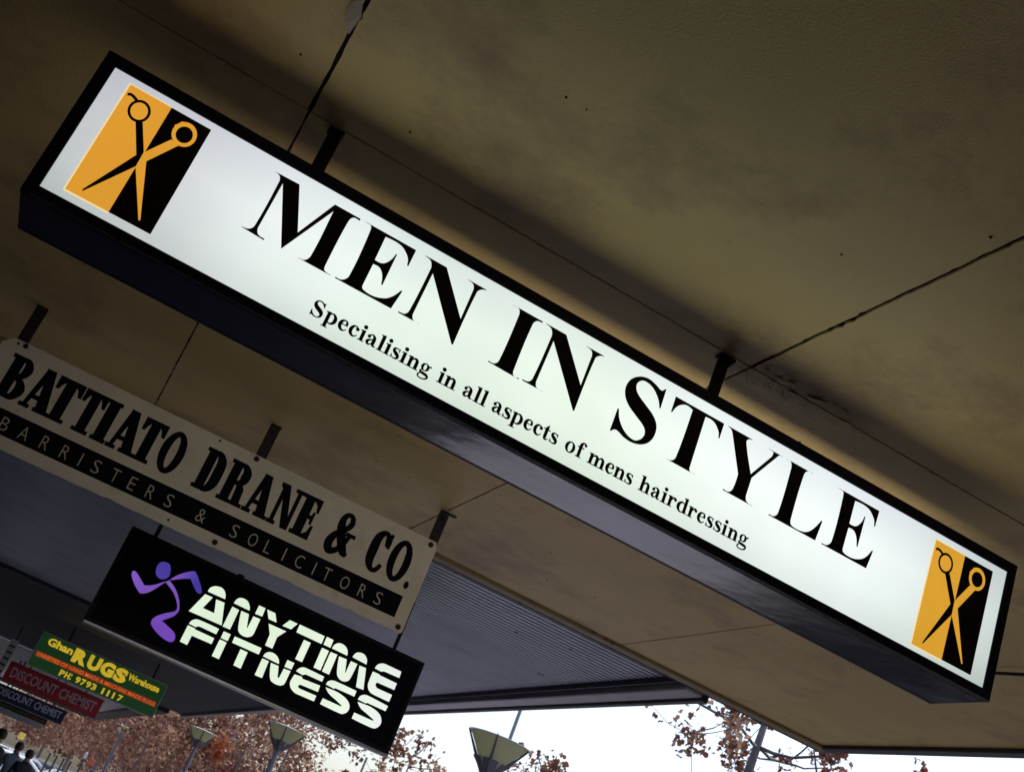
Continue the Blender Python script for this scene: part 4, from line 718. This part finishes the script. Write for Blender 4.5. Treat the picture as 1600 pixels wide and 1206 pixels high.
tree(13.2, 16.2, 6.3, 3.0, 40, 34, .075, True, 21, 'thin red leaved tree at the right below the awning edge', z0=4.2, mix=(.4, .1, .5), spread=.2)
tree(8.0, 37.5, 6.8, 2.4, 46, 55, .14, False, 13, 'brown autumn tree behind the second street lamp', z0=2.4, spread=.32)
gr = 'brown autumn trees massed beyond the awnings'
spec = [(6.9, 43, 6.0, 2.1, 'tall brown autumn tree left of the second street lamp'), (6.6, 50, 6.2, 2.4, 'brown tree just left of the third street lamp'), (6.0, 58, 6.0, 2.6, 'dense brown tree below the green sign corner'),
        (5.6, 67, 6.0, 3.0, 'dense brown tree under the red chemist sign'), (4.9, 77, 5.8, 3.2, 'pale brown tree under the blue chemist sign'), (3.9, 90, 5.8, 3.2, 'far tan tree near the left edge'), (12, 56, 7.5, 3.0, 'taller brown tree behind the street lamps'), (9, 80, 8, 4.0, 'broad far brown tree closing the view'), (3.0, 108, 5.6, 2.8, 'farthest tan tree at the left edge')]
for i, (x, y, h, r, lb) in enumerate(spec):
    tree(x, y, h, r, 62, 78 if y < 60 else 80, .165 if y < 60 else .24, False, 40+i, lb, gr, z0=1.9 if y < 60 else 2.1, mix=(.7, .18, .12) if y < 60 else (.5, .42, .08), trunk_r=.12, spread=.5 if y < 60 else .65, core=.1)
tree(5.0, 27.5, 4.9, 1.0, 22, 40, .11, False, 77, 'small brown tree whose leaves hang in front of the third street lamp', z0=3.1, mix=(.6, .35, .05), spread=.28, trunk_r=.05)
tree(4.5, 40.5, 5.2, 1.1, 26, 44, .13, False, 78, 'small brown tree whose leaves hide the farthest street lamp', z0=2.5, mix=(.6, .35, .05), spread=.32, trunk_r=.05)
# bright orange spray of leaves
rr = random.Random(2); vs = []; fs = []; mi = []
for i in range(150): leaf(vs, fs, mi, 3, Vector((rr.gauss(0, .1), rr.gauss(0, .1), rr.gauss(0, .2))), .1, rr, True)
t = empty('orange_sapling', (5.95, 36.5, -.13), label='slender sapling with a bright orange spray of leaves', cat='tree')
MB().tube([(0, 0, 0), (.03, 0, 2), (0, 0, 3.7)], [.03, .02, .008], 6).build('trunk', BARK, t)
me = bpy.data.meshes.new('crown'); me.from_pydata([tuple(v) for v in vs], [], fs); me.materials.append(LEAF[3]); o = bpy.data.objects.new('crown', me); COL.objects.link(o); o.parent = t; o.location = (0, 0, 3.62)

# ------------------------------------------------------------------ parked cars
def car(body_c, name):
    r = empty('parked_car'); bm_ = mat(name, body_c, rough=.25, spec=.6, coat=.6); gl = mat('car_glass', (.02, .025, .03), rough=.05, spec=.9); ty = mat('tyre_rubber', (.02, .02, .02), rough=.9); rim = mat('alloy_rim', (.5, .5, .52), rough=.3, metal=.8)
    prof = [(-2.1, .35), (-2.15, .75), (-1.95, .92), (-1.25, .98), (-.65, 1.40), (.75, 1.42), (1.45, 1.02), (2.05, .92), (2.18, .6), (2.1, .35)]
    q = MB(); n = len(prof); vs = []
    for yy, k in ((-.86, 0), (-.8, 1), (.8, 1), (.86, 0)):
        for x, z in prof:
            tuck = .16*(max(0, z-.95)/.45); s_ = 1 if yy > 0 else -1
            vs.append((x*(1 if k == 0 else 1.01), yy-s_*tuck, z+(.0 if k == 0 else .03 if z > .9 else 0)))
    fs = [tuple(range(n))[::-1], tuple(range(3*n, 4*n))]
    for j in range(3):
        for i in range(n): fs.append((j*n+i, j*n+(i+1) % n, (j+1)*n+(i+1) % n, (j+1)*n+i))
    q.add(vs, [f[::-1] for f in fs]); q.build('body', bm_, r)
    for s_ in (-1, 1):
        q = MB(); y1, y2 = s_*.868, s_*.755; q.add([(-1.1, y1, 1.0), (1.25, y1, 1.03), (.7, y2+s_*.02, 1.36), (-.6, y2+s_*.02, 1.35)], [(0, 1, 2, 3)]); q.build('side_window', gl, r)
    q = MB(); q.add([(-1.3, -.7, 1.045), (-1.3, .7, 1.045), (-.72, .6, 1.435), (-.72, -.6, 1.435)], [(0, 1, 2, 3)]); q.build('windscreen', gl, r)
    q = MB(); q.add([(1.45, -.7, 1.075), (1.45, .7, 1.075), (.86, .6, 1.44), (.86, -.6, 1.44)], [(0, 1, 2, 3)]); q.build('rear_window', gl, r)
    for x in (-1.35, 1.35):
        for s_ in (-1, 1):
            q = MB(); q.lathe([(.2, -.1), (.31, -.1), (.33, -.05), (.33, .05), (.31, .1), (.2, .1)], n=16); q.v = [(a, c, b) for a, b, c in q.v]; o = q.build('wheel', ty, r); o.location = (x, s_*.8, .33)
            q = MB(); q.lathe([(0, -.06), (.2, -.09), (.2, .09), (0, .06)], n=12); q.v = [(a, c, b) for a, b, c in q.v]; q.build('rim', rim, o)
    for s_ in (-1, 1):
        MB().bbox(-2.17, -2.08, s_*.62-.14, s_*.62+.14, .66, .78, .02).build('headlight', mat('headlight_lens', (.7, .7, .7), rough=.1), r)
        MB().bbox(2.1, 2.19, s_*.64-.12, s_*.64+.12, .7, .84, .02).build('tail_light', mat('tail_light_lens', (.3, .01, .01), rough=.2), r)
    return r
cw = car((.7, .7, .72), 'white_car_paint'); cs_ = car((.35, .4, .47), 'silver_blue_car_paint'); cd = car((.03, .05, .06), 'dark_car_paint')
first = {id(cw): 1, id(cs_): 1, id(cd): 1}
place = [(cw, 3.6, 49.5, 'white car nearest the row of posts'), (cs_, 6.6, 50.2, 'silver blue car beside the nearest white one'), (cw, 4.0, 57, 'white car in the second row of the car park'), (cs_, 1.9, 58, 'silver blue car at the left end of the second row'),
         (cd, 4.55, 43.5, 'dark car parked just before the car park'), (cw, 2.2, 67, 'white car under the pale brown tree'), (cw, 5.2, 68, 'white car in the third row, right of the others'), (cs_, 3.6, 78, 'silver blue car at the back under the tan tree'),
         (cw, 1.4, 80, 'small white car farthest back at the left'), (cd, 7.3, 9.2, 'unseen dark car added at the kerb to darken the reflection under the lit sign'), (cw, 8.5, 60, 'white car behind the dense brown tree'), (cw, 1.15, 51.5, 'white car at the left end of the first row'), (cw, 3.0, 88, 'white car at the very back of the car park'), (cs_, 5.6, 90, 'silver blue car at the very back, right of the white one'), (cw, 6.1, 57.5, 'white car right of the others in the second row')]  # kerbside dark car is unseen, added to darken one end of the sign's reflection
for c, x, y, lb in place:
    o = c if first.pop(id(c), None) else copy_tree(c)
    o.location = (x, y, -.125); o.rotation_euler.z = math.pi/2 if x > 7 and y < 20 else random.uniform(-.25, .25); tag(o, lb, 'car', 'parked cars')
def blocker_truck(y, x, label):  # unseen trucks, added to block street light from the near soffit
    r = empty('blocker_truck', (x, y, -.125), label=label, cat='truck', group='unseen light-blocking trucks at the kerb')
    tp = mat('dark_truck_paint', (.02, .022, .03), rough=.5, var=.2, vscale=2); gl = mat('car_glass', (.02, .025, .03)); ty = mat('tyre_rubber', (.02, .02, .02))
    MB().bbox(-1.15, 1.15, -2.6, 4.2, .95, 3.6, .05).build('cargo_box', tp, r); MB().bbox(-1.05, 1.05, -4.6, -2.7, .6, 2.5, .18).build('cab', tp, r); MB().bbox(-.5, .5, -4.4, 4.2, .55, .9, .02).build('chassis', BLACKM, r)
    MB().box(-.9, .9, -4.63, -4.6, 1.55, 2.25).build('windscreen', gl, r)
    for yy in (-3.7, 2.4):
        for s_ in (-1, 1):
            q = MB(); q.lathe([(0, -.14), (.42, -.14), (.46, -.08), (.46, .08), (.42, .14), (0, .14)], n=18); q.v = [(c, a, b) for a, b, c in q.v]; o = q.build('wheel', ty, r); o.location = (s_*.95, yy, .46)
blocker_truck(-.9, 6.6, 'unseen dark box truck added at the kerb to block light beside the near awning')
blocker_truck(-11, 6.6, 'unseen dark box truck added at the kerb to block light behind the first one')
# posts and small signs
PM = mat('dark_post_paint', (.04, .04, .045), rough=.5)
for i, (x, y, h) in enumerate(((2.6, 47.0, 1.9), (2.85, 47.0, 1.9), (3.1, 47.0, 1.9), (3.45, 46.8, 2.35), (3.85, 47, 1.9), (4.1, 47, 1.9), (2.35, 47.0, 1.9))):
    nm = ['third', 'fourth', 'fifth', 'tall pale-topped', 'sixth', 'seventh', 'second'][i]
    r = empty('slim_post', (x, y, -.12), label=('tall slim post with a pale top in front of the parked cars' if i == 3 else 'slim dark post in front of the parked cars, %s from the left' % nm), cat='post', group='slim posts before the car park')
    MB().tube([(0, 0, 0), (0, 0, h)], .035, 6).build('shaft', PM, r)
    MB().lathe([(.036, h-.22 if i == 3 else h-.03), (.05, h-.2 if i == 3 else h-.02), (.05, h), (0, h+.03)], n=8).build('cap', mat('pale_cap', (.6, .6, .6), rough=.5) if i == 3 else PM, r)
for x, y, z, w, h, c, lb in ((3.72, 46.6, 2.02, .085, .1, (.75, .12, .05), 'small bright orange plate on a thin stake'), (1.35, 52, 1.95, .12, .12, (.75, .5, .08), 'small yellow sign by the people at the left')):
    r = empty('stake_sign', (x, y, -.12), label=lb, cat='sign')
    MB().tube([(0, .03, 0), (0, .03, z+h/2)], .02, 6).build('stake', PM, r); MB().bbox(-w, w, 0, .02, z, z+2*h, .01).build('plate', mat('paint_'+lb.split()[2], c, rough=.5), r)
# low white picket barrier
r = empty('picket_fence', (0, 61, -.12), label='low white picket fence behind the people', cat='fence'); fm = mat('white_fence_paint', (.75, .75, .75), rough=.5); pk = None
for i in range(26):
    if pk is None: o = pk = MB().box(-.06, .06, -.02, .02, .0, 1.25).build('picket', fm, r)
    else: o = pk.copy(); COL.objects.link(o)
    o.location = (.6+i*.22, 0, 0)
for z in (.35, .95): MB().box(.5, 6.3, .022, .06, z, z+.08).build('rail', fm, r)

# ------------------------------------------------------------------ people
def person(x, y, h, face, coat, trousers, label, hairc=(.02, .015, .012)):
    r = empty('person', (x, y, 0), face, label=label, cat='person', group='people on the footpath')
    k = h/1.75
    J = [(0, 0, .95), (0, 0, 1.12), (0, .0, 1.35), (0, 0, 1.47), (0, -.01, 1.54), (0, -.02, 1.64), (0, -.02, 1.72),          # pelvis .. crown 0-6
         (.1, 0, .9), (.11, -.03, .5), (.11, .02, .09), (.11, -.12, .04),                                                   # leg 7-10
         (-.1, 0, .9), (-.11, .06, .5), (-.12, .12, .09), (-.12, 0, .04),                                                    # leg 11-14
         (.17, 0, 1.42), (.22, .02, 1.15), (.22, -.06, .9), (.22, -.09, .8), (-.17, 0, 1.42), (-.22, .03, 1.15), (-.22, 0, .9), (-.22, -.02, .8)]
    Rd = [.15, .14, .17, .08, .055, .09, .075, .095, .06, .04, .035, .095, .06, .04, .035, .07, .05, .035, .035, .07, .05, .035, .035]
    E_ = [(0, 1), (1, 2), (2, 3), (3, 4), (4, 5), (5, 6), (0, 7), (7, 8), (8, 9), (9, 10), (0, 11), (11, 12), (12, 13), (13, 14), (2, 15), (15, 16), (16, 17), (17, 18), (2, 19), (19, 20), (20, 21), (21, 22)]
    me = bpy.data.meshes.new('body'); me.from_pydata([tuple(c*k for c in j) for j in J], E_, []); o = bpy.data.objects.new('body', me); COL.objects.link(o)
    md = o.modifiers.new('skin', 'SKIN'); sv_ = me.skin_vertices[0].data
    for i, rd in enumerate(Rd): sv_[i].radius = (rd*k, rd*k*.8)
    sv_[0].use_root = True
    o.modifiers.new('sub', 'SUBSURF').levels = 1
    dg = bpy.context.evaluated_depsgraph_get(); m2 = bpy.data.meshes.new_from_object(o.evaluated_get(dg)); bpy.data.objects.remove(o)
    for mm in (mat('skin_tone', (.35, .2, .14), rough=.6), mat('cloth_'+coat[0], coat[1], rough=.85, var=.2, vscale=12), mat('cloth_'+trousers[0], trousers[1], rough=.9), mat('shoe', (.02, .02, .02), rough=.6)): m2.materials.append(mm)
    for p in m2.polygons:
        z = p.center.z/k; p.material_index = 3 if z < .1 else 2 if z < .92 and abs(p.center.x/k) < .19 else 0 if z > 1.5 or z < .86 else 1
        p.use_smooth = True
    o = bpy.data.objects.new('body', m2); COL.objects.link(o); o.parent = r
    q = MB(); q.lathe([(0, .115), (.05, .11), (.088, .07), (.1, .0), (.085, -.06)], n=12); q.v = [(a*k, (b*1.1-.005)*k, (c+1.665)*k) for a, b, c in q.v]; q.build('hair', mat('dark_hair', hairc, rough=.7), r, smooth=True)
    return r
person(.3, 24, 1.74, .4, ('black', (.012, .012, .016)), ('navy', (.02, .02, .03)), 'person in black clothes at the left edge, nearest the frame')
person(.80, 28.5, 1.66, -.3, ('pale_blue', (.25, .3, .38)), ('grey', (.1, .1, .12)), 'person in a pale blue grey top between two dark figures')
person(1.0, 27, 1.60, .2, ('charcoal', (.015, .015, .02)), ('black2', (.012, .012, .015)), 'person in charcoal coat in front of the parked cars')
person(4.1, 45, 1.74, .9, ('lime', (.5, .75, .05)), ('dark', (.03, .03, .05)), 'person in a lime high visibility vest beyond the posts')
